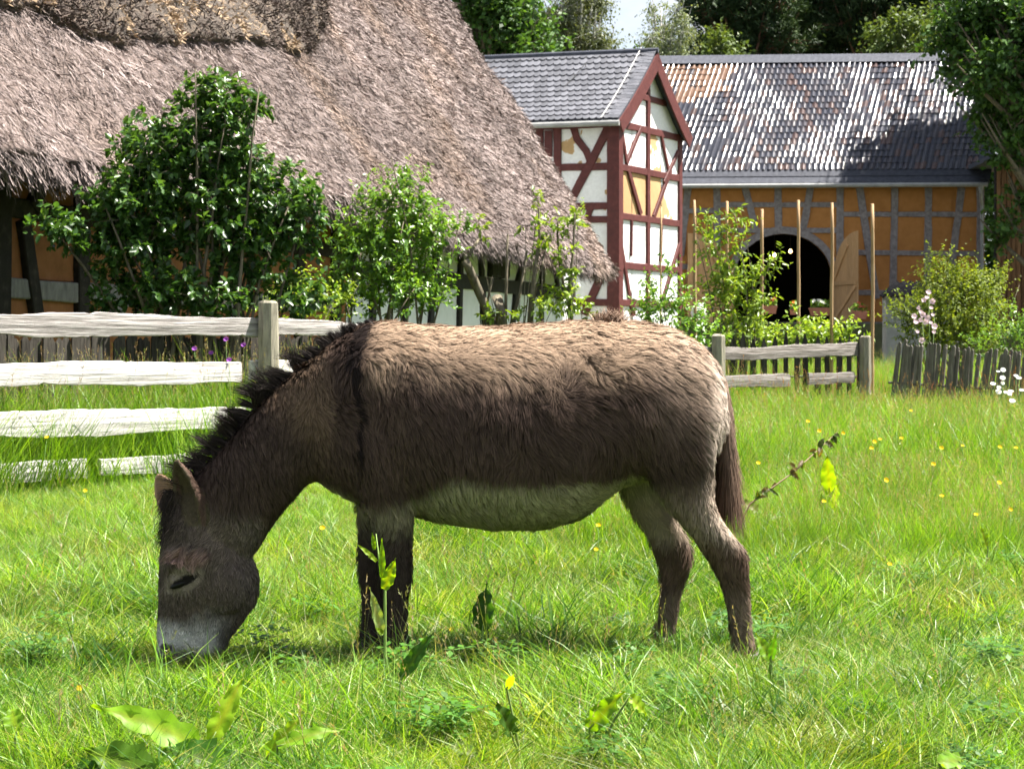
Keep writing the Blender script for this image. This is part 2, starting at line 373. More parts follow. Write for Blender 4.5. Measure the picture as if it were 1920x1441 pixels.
# straw: real stalks laid down the slope, proud of the surface
def strips(name, P0, D, Nn, L, W, C, mt, parent, roll=.5):
    """flat tapered stalks; P0 root, D direction, Nn face normal"""
    n = len(P0); Nj = norm(Nn + roll * rng.normal(size=(n, 3)) * .6); Sd = norm(np.cross(D, Nj))
    Lc, Wc = L[:, None], W[:, None]
    A = P0 - Sd * Wc; B = P0 + Sd * Wc; Cc = P0 + D * Lc + Sd * Wc * .6; Dd = P0 + D * Lc - Sd * Wc * .6
    Vv = np.stack([A, B, Cc, Dd], 1).reshape(-1, 3)
    Fq = np.arange(n * 4).reshape(n, 4)
    me = np_mesh(name, Vv, Fq); set_col(me, np.repeat(C, 4, 0)); return obj(name, me, mt, parent)
M['straw'] = vcolmat('thatch_straw', .85, .15)
DOWN = np.array(-(HI * math.cos(TH)) - Vector((0, 0, math.sin(TH)))); RN = np.array(HN * math.sin(TH) + Vector((0, 0, math.cos(TH))))
def straw_cols(n, s, t, dark=1.0):
    k = rng.random(n)[:, None]; base = np.array([.155, .124, .116]) * (1 - k) + np.array([.35, .285, .266]) * k
    dk = rng.random(n) < .28; base[dk] *= .38
    q = np.stack([s, t, 0 * s], -1); big = .78 + .5 * vnoise(q, .55, 9)[:, None]; tan = np.clip((vnoise(q, .8, 12)[:, None] - .5) * 3, 0, 1)
    base = base * big * dark
    base = base * (1 - tan) + base * np.array([1.06, .98, .86]) * tan
    return base
nS = 230000
s_ = S0 + 1.5 + (HL - S0 - 1.5) * rng.random(nS) ** 1.25; t_ = rng.random(nS) ** .9 * 10.2
h_ = roof_lump(s_, t_); p0 = roof_pt(s_, t_, h_ + rng.uniform(-.01, .03, nS))
dd = norm(DOWN[None] + .36 * rng.normal(size=(nS, 3)) + RN[None] * rng.uniform(.02, .26, nS)[:, None])
nn = norm(RN[None] + .35 * rng.normal(size=(nS, 3)))
st = strips('straw', p0, dd, nn, rng.uniform(.05, .19, nS), rng.uniform(.0026, .0060, nS) * (1 + s_ / 22), straw_cols(nS, s_, t_), M['straw'], farm)
tag(st, kind='stuff')
# ragged eave and verge fringe
nF = 26000
s_ = S0 + 1 + (HL - S0 - 1) * rng.random(nF); t_ = rng.uniform(-.02, .25, nF); lay = rng.random(nF)
p0 = roof_pt(s_, t_, roof_lump(s_, np.abs(t_)) - lay * .32)
dd = norm(DOWN[None] + np.array([0, 0, -.25])[None] + .3 * rng.normal(size=(nF, 3)))
fr = strips('straw_fringe', p0, dd, norm(RN[None] * .6 + np.array(HN)[None] + .3 * rng.normal(size=(nF, 3))), rng.uniform(.10, .30, nF), rng.uniform(.004, .009, nF), straw_cols(nF, s_, t_, .8), M['straw'], farm)
tag(fr, kind='stuff')
nV = 14000
t_ = rng.random(nV) * 10; lay = rng.random(nV); s_ = verge(t_) - rng.uniform(0, .12, nV)
p0 = roof_pt(s_, t_, roof_lump(s_, t_) - lay * .30)
dd = norm(DOWN[None] * .9 + np.array(HA)[None] * rng.uniform(.1, .9, nV)[:, None] + .25 * rng.normal(size=(nV, 3)))
tag(strips('verge_straw', p0, dd, norm(np.array(HA)[None] + RN[None] * .4 + .3 * rng.normal(size=(nV, 3))), rng.uniform(.08, .24, nV), rng.uniform(.006, .012, nV), straw_cols(nV, s_, t_, .9), M['straw'], farm), kind='stuff')
# heather capping: a thicker, darker, rough layer with a proud lower edge
def roof_hit(u, v):
    C = Vector((0, 0, HC)); d = Vector(((u - 960) / F, 1, (VH - v) / F)); O = Vector((E0.x, E0.y, ZE)); n = Vector(RN)
    p = C + d * ((O - C).dot(n) / d.dot(n)); r = p - O
    return r.dot(HA), r.dot(Vector(-DOWN))
capline = [roof_hit(*q) for q in ((-260, -60), (-60, 5), (60, 26), (130, 60), (200, 82), (290, 84), (400, 90), (500, 92), (560, 96), (585, 94), (592, 70), (600, 30), (612, -40))]
cs = np.array([c[0] for c in capline]); ct = np.array([c[1] for c in capline])
k = len(cs); si = np.linspace(0, k - 1, 160); cs2 = np.interp(si, range(k), cs); ct2 = np.interp(si, range(k), ct)
ct2 = ct2 + .06 * np.sin(si * 7) + .04 * np.sin(si * 17.3)
nr = 44
fr_ = np.linspace(0, 1, nr)[:, None]; cS = cs2[None] + 0 * fr_; cT = ct2[None] + (10.6 - ct2[None]) * fr_ ** 1.6
thick = .17 * np.clip(fr_ / .02, 0, 1) ** .5 - .06
hC = roof_lump(cS.ravel(), cT.ravel()) + (thick + 0 * cS).ravel() + .10 * (vnoise(np.stack([cS.ravel(), cT.ravel(), 0 * cS.ravel()], -1), 5, 21) - .5)
Vc = roof_pt(cS.ravel(), cT.ravel(), hC); n2 = 160
ic = (np.arange(nr - 1)[:, None] * n2 + np.arange(n2 - 1)[None]).ravel()
mh, nth, bh = mat('heather_capping'); tch = N(nth, 'ShaderNodeTexCoord'); hA = noise(nth, tch.outputs['Object'], 7, 8, .75)
nth.links.new(ramp(nth, hA, [(.35, (.03, .024, .02)), (.55, (.09, .068, .052)), (.68, (.24, .17, .11)), (.8, (.34, .25, .16))]), bh.inputs['Base Color']); bh.inputs['Roughness'].default_value = .95
bump(nth, hA, bh, 1.0, .06)
cap = obj('heather_cap', np_mesh('heather_cap', Vc, np.stack([ic, ic + 1, ic + n2 + 1, ic + n2], 1), True), mh, farm)
nH = 42000
si_ = rng.random(nH) * (n2 - 1); s_ = np.interp(si_, range(n2), cs2); t0 = np.interp(si_, range(n2), ct2); t_ = t0 + rng.random(nH) ** 1.3 * 3.6
msk = vnoise(np.stack([s_, t_, 0 * s_], -1), 1.3, 31)
p0 = roof_pt(s_, t_, roof_lump(s_, t_) + .10 + rng.uniform(-.03, .05, nH))
dd = norm(RN[None] * .5 + DOWN[None] * .5 + rng.normal(size=(nH, 3)) * .8)
kk = rng.random(nH)[:, None]; cc = np.where(msk[:, None] > .64, np.array([.36, .26, .17])[None] * (.6 + .6 * kk), np.array([.085, .065, .055])[None] * (.5 + 1.1 * kk))
tag(strips('heather', p0, dd, norm(RN[None] + .5 * rng.normal(size=(nH, 3))), rng.uniform(.03, .10, nH), rng.uniform(.006, .012, nH), cc, M['straw'], cap, 1), kind='stuff')

# walls under the eaves
fw = Wall((E0.x + HI.x * 1.1, E0.y + HI.y * 1.1), (HA.x, HA.y))
q_end, _ = fw.sz(1075, 560)
q_mid, _ = fw.sz(655, 500)
zb = gz(E0.x, E0.y) - .3
m = MB(); A_, B_ = fw.pt(S0, 0, -.15), fw.pt(q_mid, 0, -.15)
def wallbox(parent, wa, s0, s1, z0, z1, mt, thick=.24, off=-.05, name='wall'):
    m = MB(); c = wa.pt((s0 + s1) / 2, (z0 + z1) / 2, off - thick / 2)
    m.box(c, wa.a * abs(s1 - s0) / 2, wa.n * thick / 2, Vector((0, 0, (z1 - z0) / 2))); return m.build(name, mt, parent)
wallbox(farm, fw, S0, q_mid, zb, 3.75, M['brown_plaster'])
wallbox(farm, fw, q_mid + .002, q_end, zb, 3.75, M['white_plaster'])
# gable end wall and back wall
gw = Wall((fw.pt(q_end, 0).x, fw.pt(q_end, 0).y), (HI.x, HI.y))
m = MB(); g0 = gw.pt(.3, zb); wG = 2 * TT * math.cos(TH) - 1.5
pts = [(0.3, zb), (wG - .3, zb), (wG - .3, 3.2), (wG / 2, 3.0 + (wG / 2) * math.tan(TH) - .6), (.3, 3.2)]
m.add([Vector((fw.pt(q_end, 0).x + HI.x * a, fw.pt(q_end, 0).y + HI.y * a, b)) for a, b in pts] + [Vector((fw.pt(q_end, 0).x + HI.x * a - HA.x * .2, fw.pt(q_end, 0).y + HI.y * a - HA.y * .2, b)) for a, b in pts],
      [(0, 1, 2, 3, 4), (9, 8, 7, 6, 5)] + [(i, 5 + i, 5 + (i + 1) % 5, (i + 1) % 5) for i in range(5)])
m.build('gable_wall', M['white_plaster'], farm)
bw = MB(); c0 = fw.pt(S0, 0) + HI * wG; c1 = fw.pt(q_end, 0) + HI * wG
bw.box((c0 + c1) / 2 + Vector((0, 0, 1.6)), HA * (c1 - c0).length / 2, HI * .12, Vector((0, 0, 1.9))); bw.build('back_wall', M['brown_plaster'], farm)
# brown section: timbers placed along the wall
def vtop(q): return 3.72
bt = M['brown_timber']
for u in (2, 152, 305, 440, 560, 628):
    q, _ = fw.sz(u, 450); fw.beam(farm, (q, zb), (q, 3.7), .26, bt, proud=.05)
q0, _ = fw.sz(2, 400); qs = [fw.sz(u, 450)[0] for u in (-220, 2, 152, 305, 440, 560, 628)]
fw.beam(farm, (qs[0], zb), (qs[0], 3.7), .26, bt, proud=.05)
for i in range(len(qs) - 1):
    a, b = qs[i] + .13, qs[i + 1] - .13
    for (v_) in (395, 542):
        z_ = fw.sz(75, v_)[1]
        fw.beam(farm, (a, z_), (b, z_ - .02), .20, M['grey_timber'] if v_ > 500 else bt, proud=.035)
    for k_, (z0_, z1_) in enumerate(((zb, fw.sz(75, 542)[1] - .1), (fw.sz(75, 542)[1] + .1, fw.sz(75, 395)[1] - .1), (fw.sz(75, 395)[1] + .1, 3.7))):
        fw.panel(farm, a, b, z0_, z1_, M['brown_plaster'])
fw.uvbeam(farm, (42, 412), (68, 610), .20, bt, proud=.055)
fw.uvbeam(farm, (92, 300), (58, 392), .20, bt, proud=.055)
fw.uvbeam(farm, (205, 610), (240, 540), .20, M['grey_timber'], proud=.055)
# white section
kt = M['black_timber']
zr0 = fw.sz(870, 527)[1]; zrt = 2.72
for (a, b) in (((863, 440), (860, 612)), ((985, 470), (966, 545)), ((966, 545), (960, 612)), ((1016, 480), (1014, 612)), ((1038, 490), (1048, 560)), ((1070, 490), (1070, 612)),
               ((898, 455), (909, 612)), ((760, 430), (757, 612)), ((700, 420), (697, 612)), ((820, 430), (806, 612))):
    fw.uvbeam(farm, a, b, .20, kt, proud=.045)
fw.beam(farm, (q_mid, zr0), (q_end, zr0 - .03), .26, kt, proud=.055)
fw.beam(farm, (q_mid, zrt + .55), (q_end, zrt + .5), .28, kt, proud=.06)
fw.beam(farm, (q_mid, zb + .05), (q_end, zb + .05), .26, kt, proud=.06)
ws = [fw.sz(u, 520)[0] for u in (655, 698, 758, 815, 862, 903, 975, 1015, 1044, 1070)]
for i in range(len(ws) - 1):
    for (z0_, z1_) in ((zb + .2, zr0 - .12), (zr0 + .12, 3.4)):
        fw.panel(farm, ws[i] + .06, ws[i + 1] - .06, z0_, z1_, M['white_plaster'])
# unglazed dark hatch between two posts of the white section
hA_ = fw.sz(915, 520); hB_ = fw.sz(948, 450)
m = MB(); m.box(fw.pt((hA_[0] + hB_[0]) / 2, (zr0 + .13 + 3.05) / 2, .02), fw.a * (hB_[0] - hA_[0]) / 2, fw.n * .05, Vector((0, 0, (3.05 - zr0 - .13) / 2))); sh = m.build('shutter', kt, farm)
for i in range(4):
    m = MB(); q = hA_[0] + (hB_[0] - hA_[0]) * (i + .5) / 4
    m.box(fw.pt(q, (zr0 + .13 + 3.05) / 2, .08), fw.a * ((hB_[0] - hA_[0]) / 8 - .012), fw.n * .012, Vector((0, 0, (3.05 - zr0 - .2) / 2))); m.build('plank', kt, sh)

# ================================================================== half-timbered tower house
TC = Vector((X(1155, 46), 46, 0)); AL = Vector((-.96, .28, 0)).normalized(); AG = Vector((.47, .88, 0)).normalized()
tower = empty('tower_house', (TC.x, TC.y, 0), 'white and oxblood half-timbered tower house with scalloped slate gable roof', 'house')
tl = Wall((TC.x, TC.y), (AL.x, AL.y)); tgw = Wall((TC.x, TC.y), (AG.x, AG.y))
GW = tgw.sz(1277, 400)[0]; TZ0 = .2; TZE = 6.35; TLEN = 8.0; rt = M['red_timber']
wallbox(tower, tl, .1, TLEN, TZ0, TZE, M['white_plaster'], .25, -.06)
wallbox(tower, tgw, 0, GW, TZ0, TZE, M['white_plaster'], .25, -.06)
APZ = Z(97, 47.7)
# left face
def rails(wa, parent, v_list, s0, s1, wd, uref, mt):
    zs = []
    for v_ in v_list:
        z_ = wa.sz(uref, v_)[1]; zs.append(z_); wa.beam(parent, (s0, z_), (s1, z_), wd, mt, proud=.03)
    return zs
zl = rails(tl, tower, (234, 313, 387, 412, 567), .12, TLEN, .17, 1100, rt)
for u in (1045, 1012):
    q = tl.sz(u, 400)[0]; tl.beam(tower, (q, TZ0), (q, TZE), .2, rt, proud=.035)
qL = [.1, tl.sz(1045, 400)[0], tl.sz(1012, 400)[0], TLEN]
zz = [TZ0] + sorted(zl) + [TZE]
for i in range(3):
    for k_ in range(len(zz) - 1):
        if zz[k_ + 1] - zz[k_] > .25:
            pn = tl.panel(tower, qL[i] + .05, qL[i + 1] - .05, zz[k_] + .04, zz[k_ + 1] - .04, M['peel']); pn.color = (.15 if k_ > 1 else -.3, 0, 0, 1)
# corner posts
m = MB(); m.box(Vector((TC.x, TC.y, (TZ0 + TZE) / 2)) + (AL - AG) * .0 + Vector((-.02, .03, 0)), AL * .15, AG * .12, Vector((0, 0, (TZE - TZ0) / 2))); m.build('corner_post', rt, tower)
tl.uvbeam(tower, (1140, 240), (1062, 395), .20, rt, proud=.04)
tl.uvbeam(tower, (1075, 238), (1082, 262), .17, rt, proud=.038); tl.uvbeam(tower, (1081, 260), (1100, 284), .17, rt, proud=.039); tl.uvbeam(tower, (1099, 281), (1109, 308), .17, rt, proud=.037)
tl.uvbeam(tower, (1138, 492), (1095, 590), .20, rt, proud=.04)
tl.uvbeam(tower, (1108, 388), (1100, 412), .16, rt, proud=.036)
# dark shutter on the far left of the wall
a_, b_ = tl.sz(1022, 295), tl.sz(1036, 245)
m = MB(); m.box(tl.pt((a_[0] + b_[0]) / 2, (a_[1] + b_[1]) / 2, .03), tl.a * abs(a_[0] - b_[0]) / 2, tl.n * .03, Vector((0, 0, abs(a_[1] - b_[1]) / 2))); m.build('shutter', rt, tower)
# gable face
zgl = rails(tgw, tower, (232, 313, 404, 497, 567), .1, GW, .17, 1160, rt)
qm = tgw.sz(1215, 400)[0]
tgw.beam(tower, (qm, TZ0), (qm, APZ - .35), .17, rt, proud=.034)
tgw.beam(tower, (GW - .08, TZ0), (GW - .08, TZE), .2, rt, proud=.036)
for (a, b, w_) in (((1165, 245), (1175, 307), .12), ((1201, 240), (1174, 307), .12), ((1239, 252), (1252, 317), .11), ((1271, 285), (1244, 342), .12),
                   ((1177, 318), (1201, 402), .16), ((1257, 318), (1225, 407), .15),
                   ((1184, 412), (1183, 480), .08), ((1240, 420), (1238, 490), .09), ((1158, 425), (1186, 590), .14), ((1274, 455), (1243, 560), .13), ((1186, 560), (1188, 592), .12)):
    tgw.uvbeam(tower, a, b, w_, rt, proud=.037)
qG = [.1, tgw.sz(1186, 400)[0], qm, tgw.sz(1241, 400)[0], GW - .1]; zg = [TZ0] + sorted(zgl)
pe = {(0, 4): .20, (1, 4): .16, (2, 4): .36, (3, 4): .14, (0, 3): .52, (1, 3): .46, (2, 3): .34, (3, 3): .26}
for i in range(4):
    for k_ in range(len(zg) - 1):
        pn = tgw.panel(tower, qG[i] + .02, qG[i + 1] - .02, zg[k_] + .05, zg[k_ + 1] - .05, M['peel']); pn.color = (pe.get((i, k_), -.4), 0, 0, 1)
# gable triangle
def tri_panel(pts, mt, name='panel', off=-.02):
    m = MB(); f = [tgw.pt(a, b, off) for a, b in pts]; g = [tgw.pt(a, b, off - .2) for a, b in pts]; n = len(pts)
    m.add(f + g, [tuple(range(n)), tuple(range(2 * n - 1, n - 1, -1))] + [(i, n + i, n + (i + 1) % n, (i + 1) % n) for i in range(n)])
    o = m.build(name, mt, tower); o.color = (-.12, 0, 0, 1); return o
zt0 = max(zgl); zA = APZ - .30
def rz(q): return zt0 + (zA - zt0) * (1 - abs(q - qm) / (GW / 2 + .1))
zc = tgw.sz(1215, 185)[1]
qc0 = qm - (GW / 2 + .1) * (1 - (zc - zt0) / (zA - zt0)); qc1 = qm + (GW / 2 + .1) * (1 - (zc - zt0) / (zA - zt0))
for (l) in ([(0, zt0), (qm, zt0), (qm, zc), (qc0, zc)], [(qm, zt0), (GW, zt0), (qc1, zc), (qm, zc)], [(qc0, zc), (qm, zc), (qm, zA)], [(qm, zc), (qc1, zc), (qm, zA)]):
    tri_panel(l, M['peel'])
tgw.beam(tower, (qc0, zc), (qc1, zc), .15, rt, proud=.035)
# roof: two curved slopes (bell-cast), solid, overlaid with slates
RD = -AL     # towards the gable end
def troof(sl, q, f, h=0):
    """sl -1 front slope / +1 back, q metres along from gable overhang, f 0 eave..1 ridge"""
    half = GW / 2 + .28; z0 = TZE + .02; z1 = APZ
    g = (1 - f); zz_ = z1 - (z1 - z0) * (1 - f ** .0) if False else z0 + (z1 - z0) * (f * .86 + .14 * f * f)
    c = Vector((TC.x, TC.y, 0)) + AG * (qm + sl * half * g) + AL * (q - .22)
    nn_ = (AG * sl * .62 + Vector((0, 0, .78))).normalized()
    return Vector((c.x, c.y, zz_)) + nn_ * h
for sl_ in (-1, 1):
    m = MB(); V = []; Fs = []; nf = 9
    for h_ in (0, -.14):
        for f_ in range(nf):
            for q in (0, TLEN + .4):
                V.append(troof(sl_, q, f_ / (nf - 1), h_))
    for f_ in range(nf - 1):
        a = f_ * 2; Fs.append((a, a + 1, a + 3, a + 2)); b = nf * 2 + a; Fs.append((b, b + 2, b + 3, b + 1))
        Fs.append((a, a + 2, b + 2, b)); Fs.append((a + 1, b + 1, b + 3, a + 3))
    Fs.append((0, nf * 2, nf * 2 + 1, 1))
    m.add(V, Fs); m.build('roof', M['dark_slate'], tower)
    # barge board at the gable end
    m = MB(); V = []; Fs = []
    for f_ in range(nf):
        for (q, h_) in ((-.03, -.02), (.01, -.02), (.01, -.36), (-.03, -.36)):
            V.append(troof(sl_, q, f_ / (nf - 1), h_))
    for f_ in range(nf - 1):
        for k_ in range(4): Fs.append((f_ * 4 + k_, f_ * 4 + (k_ + 1) % 4, f_ * 4 + 4 + (k_ + 1) % 4, f_ * 4 + 4 + k_))
    Fs.append((0, 1, 2, 3)); m.add(V, Fs); m.build('barge_board', rt, tower)
def slate_mesh(wd, ln, name):
    V = []; n = 7
    out = [(-wd / 2, ln)] + [(-wd / 2 * math.cos(a_), .45 * ln * (1 - math.sin(a_)) * .9) for a_ in np.linspace(0, math.pi, n)] + [(wd / 2, ln)]
    m = MB(); k_ = len(out); T = [Vector((x, y, .040 - .034 * y / ln)) for x, y in out]; B = [Vector((x, y, .018 - .022 * y / ln)) for x, y in out]
    m.add(T + B, [tuple(range(k_ - 1, -1, -1))] + [(i, (i + 1) % k_, k_ + (i + 1) % k_, k_ + i) for i in range(k_)])
    me = m.mesh(name); return me
sm = slate_mesh(.178, .30, 'slate'); sm.materials.append(M['slate'])
slates = []
NR = 13
for r_ in range(NR):
    f0 = r_ / NR; p = troof(-1, 1, f0); p1 = troof(-1, 1, min(1, f0 + 1 / NR)); upv = (p1 - p).normalized()
    for c_ in range(46):
        q = .10 + c_ * .172 + (r_ % 2) * .086 - .03 * r_ / NR
        o = troof(-1, q, f0, .012)
        ax = -AL; ayv = (upv + ax * random.uniform(-.05, .05) + AL * .25).normalized(); az = ax.cross(ayv).normalized(); ax2 = ayv.cross(az)
        if az.z < 0: az = -az; ax2 = -ax2
        mw = Matrix(((ax2.x, ayv.x, az.x, o.x), (ax2.y, ayv.y, az.y, o.y), (ax2.z, ayv.z, az.z, o.z), (0, 0, 0, 1)))
        u_ = 960 + o.x * F / o.y
        slates.append((u_, mw))
slates.sort(key=lambda e_: -e_[0])
def pieces(name, me, mws, parent, mt, stuffname, cap=300):
    for mw in mws[:cap]: inst(name, me, mw, parent)
    rest = mws[cap:]
    if rest:
        V0 = np.array([v.co for v in me.vertices]); fs = [tuple(p.vertices) for p in me.polygons]; m = MB()
        for mw in rest:
            A = np.array(mw); m.add(V0 @ A[:3, :3].T + A[:3, 3], fs)
        tag(m.build(stuffname, mt, parent), kind='stuff')
pieces('slate', sm, [e_[1] for e_ in slates], tower, M['slate'], 'slates')
# slate verge, ridge, gutter, lightning conductor and cable
m = MB(); m.tube([troof(-1, -.05, 1, .02), troof(-1, TLEN + .4, 1, .02)], .07, 8); m.build('ridge_cap', M['dark_slate'], tower)
m = MB(); m.tube([troof(-1, -.03, -.02, -.06), troof(-1, TLEN + .3, -.02, -.06)], .075, 8); m.build('gutter', M['lead'], tower)
for f_ in np.linspace(.02, .97, 22):
    m = MB(); a = troof(-1, -.02, f_, .05); b = troof(-1, .30, f_ + .02, .035); up_ = (troof(-1, 0, min(1, f_ + .05)) - troof(-1, 0, f_)).normalized()
    m.box((a + b) / 2, (b - a) / 2, up_ * .06, (b - a).normalized().cross(up_) * .006); m.build('verge_slate', M['slate'], tower)
m = MB(); m.tube([troof(-1, .40, 1.03, .06)] + [troof(-1, .40, f_, .07) for f_ in (.9, .7, .5, .3, .1, 0)], .013, 5); m.build('lightning_conductor', M['pale_wire'], tower)
pA = troof(-1, .40, 0, .05); pB = tl.pt(*tl.sz(1147, 240), .08); pC = tl.pt(*tl.sz(1144, 585), .08)
m = MB(); m.tube([pA, pB, (pB + pC) / 2, pC], .012, 5); m.build('cable', M['wire'], tower)
for q in (1.6, 4.2):
    m = MB(); a = troof(-1, q, .80, .03); b = troof(-1, q + .28, .52, .03); m.tube([a, a + Vector((0, -.05, .1)), (a + b) / 2 + Vector((0, -.03, .02)), b], .012, 5); m.build('roof_hook', M['wire'], tower)

# ================================================================== barn
BA = Vector((.9976, -.07, 0)).normalized(); B0 = Vector((X(1560, 70), 70, 0))
bwl = Wall((B0.x, B0.y), (BA.x, BA.y))
barn = empty('barn', (B0.x, B0.y, 0), 'ochre half-timbered barn with glossy dark tiled roof and open arched doorway', 'barn')
sL = -9.0; sR = bwl.sz(1846, 450)[0]; BZ0 = .25; BZE = Z(349, 70)
op, gt = M['orange_plaster'], M['barn_timber']
dL, zD = bwl.sz(1378, 612); dR, _ = bwl.sz(1560, 612); zs_ = bwl.sz(1470, 520)[1]; zT = bwl.sz(1470, 438)[1]
dM = (dL + dR) / 2; dW = (dR - dL) / 2
def arch(f):   # f 0..1 left to right
    a = math.pi * (1 - f); return dM + dW * math.cos(a), zs_ + (zT - zs_) * math.sin(a)
arcp = [arch(i / 16) for i in range(17)]
# wall round the arch: left, right, and above in strips
wallbox(barn, bwl, sL, dL, BZ0, BZE, op); wallbox(barn, bwl, dR, sR, BZ0, BZE, op)
m = MB()
for i in range(16):
    (a, za), (b, zb_) = arcp[i], arcp[i + 1]
    for (o1, o2, fl) in ((-.05, -.30, False),):
        V = [bwl.pt(a, za, o1), bwl.pt(b, zb_, o1), bwl.pt(b, BZE, o1), bwl.pt(a, BZE, o1), bwl.pt(a, za, o2), bwl.pt(b, zb_, o2), bwl.pt(b, BZE, o2), bwl.pt(a, BZE, o2)]
        m.add(V, [(0, 1, 2, 3), (7, 6, 5, 4), (0, 4, 5, 1)])
m.build('wall', op, barn)
# arch timbers
m = MB(); V = []; Fs = []
for i in range(17):
    a, za = arcp[i]; r_ = Vector((a - dM, (za - zs_) * dW / (zT - zs_), 0)).normalized()
    for (rr, of) in ((0.0, .03), (.26, .03), (.26, -.2), (0.0, -.2)):
        V.append(bwl.pt(a + r_.x * rr, za + r_.y * rr, of))
for i in range(16):
    for k_ in range(4): Fs.append((i * 4 + k_, i * 4 + (k_ + 1) % 4, i * 4 + 4 + (k_ + 1) % 4, i * 4 + 4 + k_))
m.add(V, Fs); m.build('arch_beam', gt, barn)
posts = [1262, 1344, 1388, 1457, 1575, 1678, 1740]
def bq(u, v=450): return bwl.sz(u, v)[0]
for (a, b) in (((1344, 352), (1345, 640)), ((1575, 352), (1575, 612)), ((1459, 352), (1459, 432)), ((1678, 352), (1672, 640)), ((1741, 352), (1738, 640)),
               ((1397, 352), (1417, 432)), ((1520, 352), (1505, 432)), ((1290, 352), (1276, 480)), ((1612, 352), (1643, 560)), ((1803, 352), (1772, 600)), ((1838, 352), (1838, 650))):
    bwl.uvbeam(barn, a, b, .26, gt, proud=.03)
for (a, b) in (((1262, 395), (1342, 395)), ((1350, 384), (1570, 384)), ((1340, 432), (1570, 432)), ((1580, 402), (1840, 402)), ((1580, 473), (1840, 476)), ((1262, 500), (1342, 500)), ((1580, 548), (1840, 550))):
    bwl.uvbeam(barn, a, b, .19, gt, proud=.026)
cols_ = [1262, 1344, 1397, 1459, 1520, 1575, 1625, 1676, 1740, 1790, 1838]
for i in range(len(cols_) - 1):
    for (v0, v1) in ((352, 384), (384, 432)) if 1340 < cols_[i] < 1570 else ((352, 400), (400, 474), (474, 548), (548, 640)):
        bwl.panel(barn, bq(cols_[i]) + .1, bq(cols_[i + 1]) - .1, bwl.sz(1560, v1)[1] + .06, bwl.sz(1560, v0)[1] - .06, op)
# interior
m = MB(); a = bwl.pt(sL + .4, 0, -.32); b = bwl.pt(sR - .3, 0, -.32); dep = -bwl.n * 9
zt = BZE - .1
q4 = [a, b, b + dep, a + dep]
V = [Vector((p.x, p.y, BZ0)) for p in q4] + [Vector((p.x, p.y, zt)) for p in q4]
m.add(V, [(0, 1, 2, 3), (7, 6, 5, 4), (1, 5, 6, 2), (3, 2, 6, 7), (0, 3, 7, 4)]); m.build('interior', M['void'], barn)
# outer end wall and back wall
m = MB(); b = bwl.pt(sR, 0, -.29); V = [Vector((b.x, b.y, BZ0)), Vector((b.x, b.y, BZE)), Vector((b.x - bwl.n.x * 9.5, b.y - bwl.n.y * 9.5, BZE)), Vector((b.x - bwl.n.x * 9.5, b.y - bwl.n.y * 9.5, BZ0)),
   Vector((b.x - bwl.n.x * 4.9, b.y - bwl.n.y * 4.9, BZE + 5.0))]
m.add(V, [(0, 3, 2, 1), (1, 2, 4)]); m.build('gable_wall', M['boards'], barn)
# roof plane (its courses run askew, as in the photograph)
RB = Vector((B0.x, B0.y, 0)) + bwl.n * .55; zE0 = BZE + .12
ridge_v = Vector((2.1, 4.9, 5.22))
def broof(q, f, h=0):
    p = RB + BA * q; nb_ = BA.cross(ridge_v).normalized()
    if nb_.z < 0: nb_ = -nb_
    return Vector((p.x, p.y, zE0)) + ridge_v * f + nb_ * h
qR0 = (X(1856, 69.0) - RB.x) / BA.x; qL0 = -8.5
m = MB(); V = [broof(qL0, 0), broof(qR0, 0), broof(qR0, 1), broof(qL0, 1), broof(qL0, 0, -.2), broof(qR0, 0, -.2), broof(qR0, 1, -.2), broof(qL0, 1, -.2)]
m.add(V, [(0, 1, 2, 3), (7, 6, 5, 4), (0, 4, 5, 1), (1, 5, 6, 2), (3, 7, 4, 0)]); m.build('roof', M['dark_slate'], barn)
m = MB(); rr0, rr1 = broof(qL0, 1), broof(qR0, 1); bk_ = Vector((-.3, 5.6, -5.4))
m.add([rr0, rr1, rr1 + bk_, rr0 + bk_, rr0 - Vector((0, 0, .2)), rr1 - Vector((0, 0, .2)), rr1 + bk_ - Vector((0, 0, .2)), rr0 + bk_ - Vector((0, 0, .2))], [(0, 1, 2, 3), (7, 6, 5, 4), (2, 6, 7, 3), (1, 5, 6, 2)]); m.build('roof', M['dark_slate'], barn)
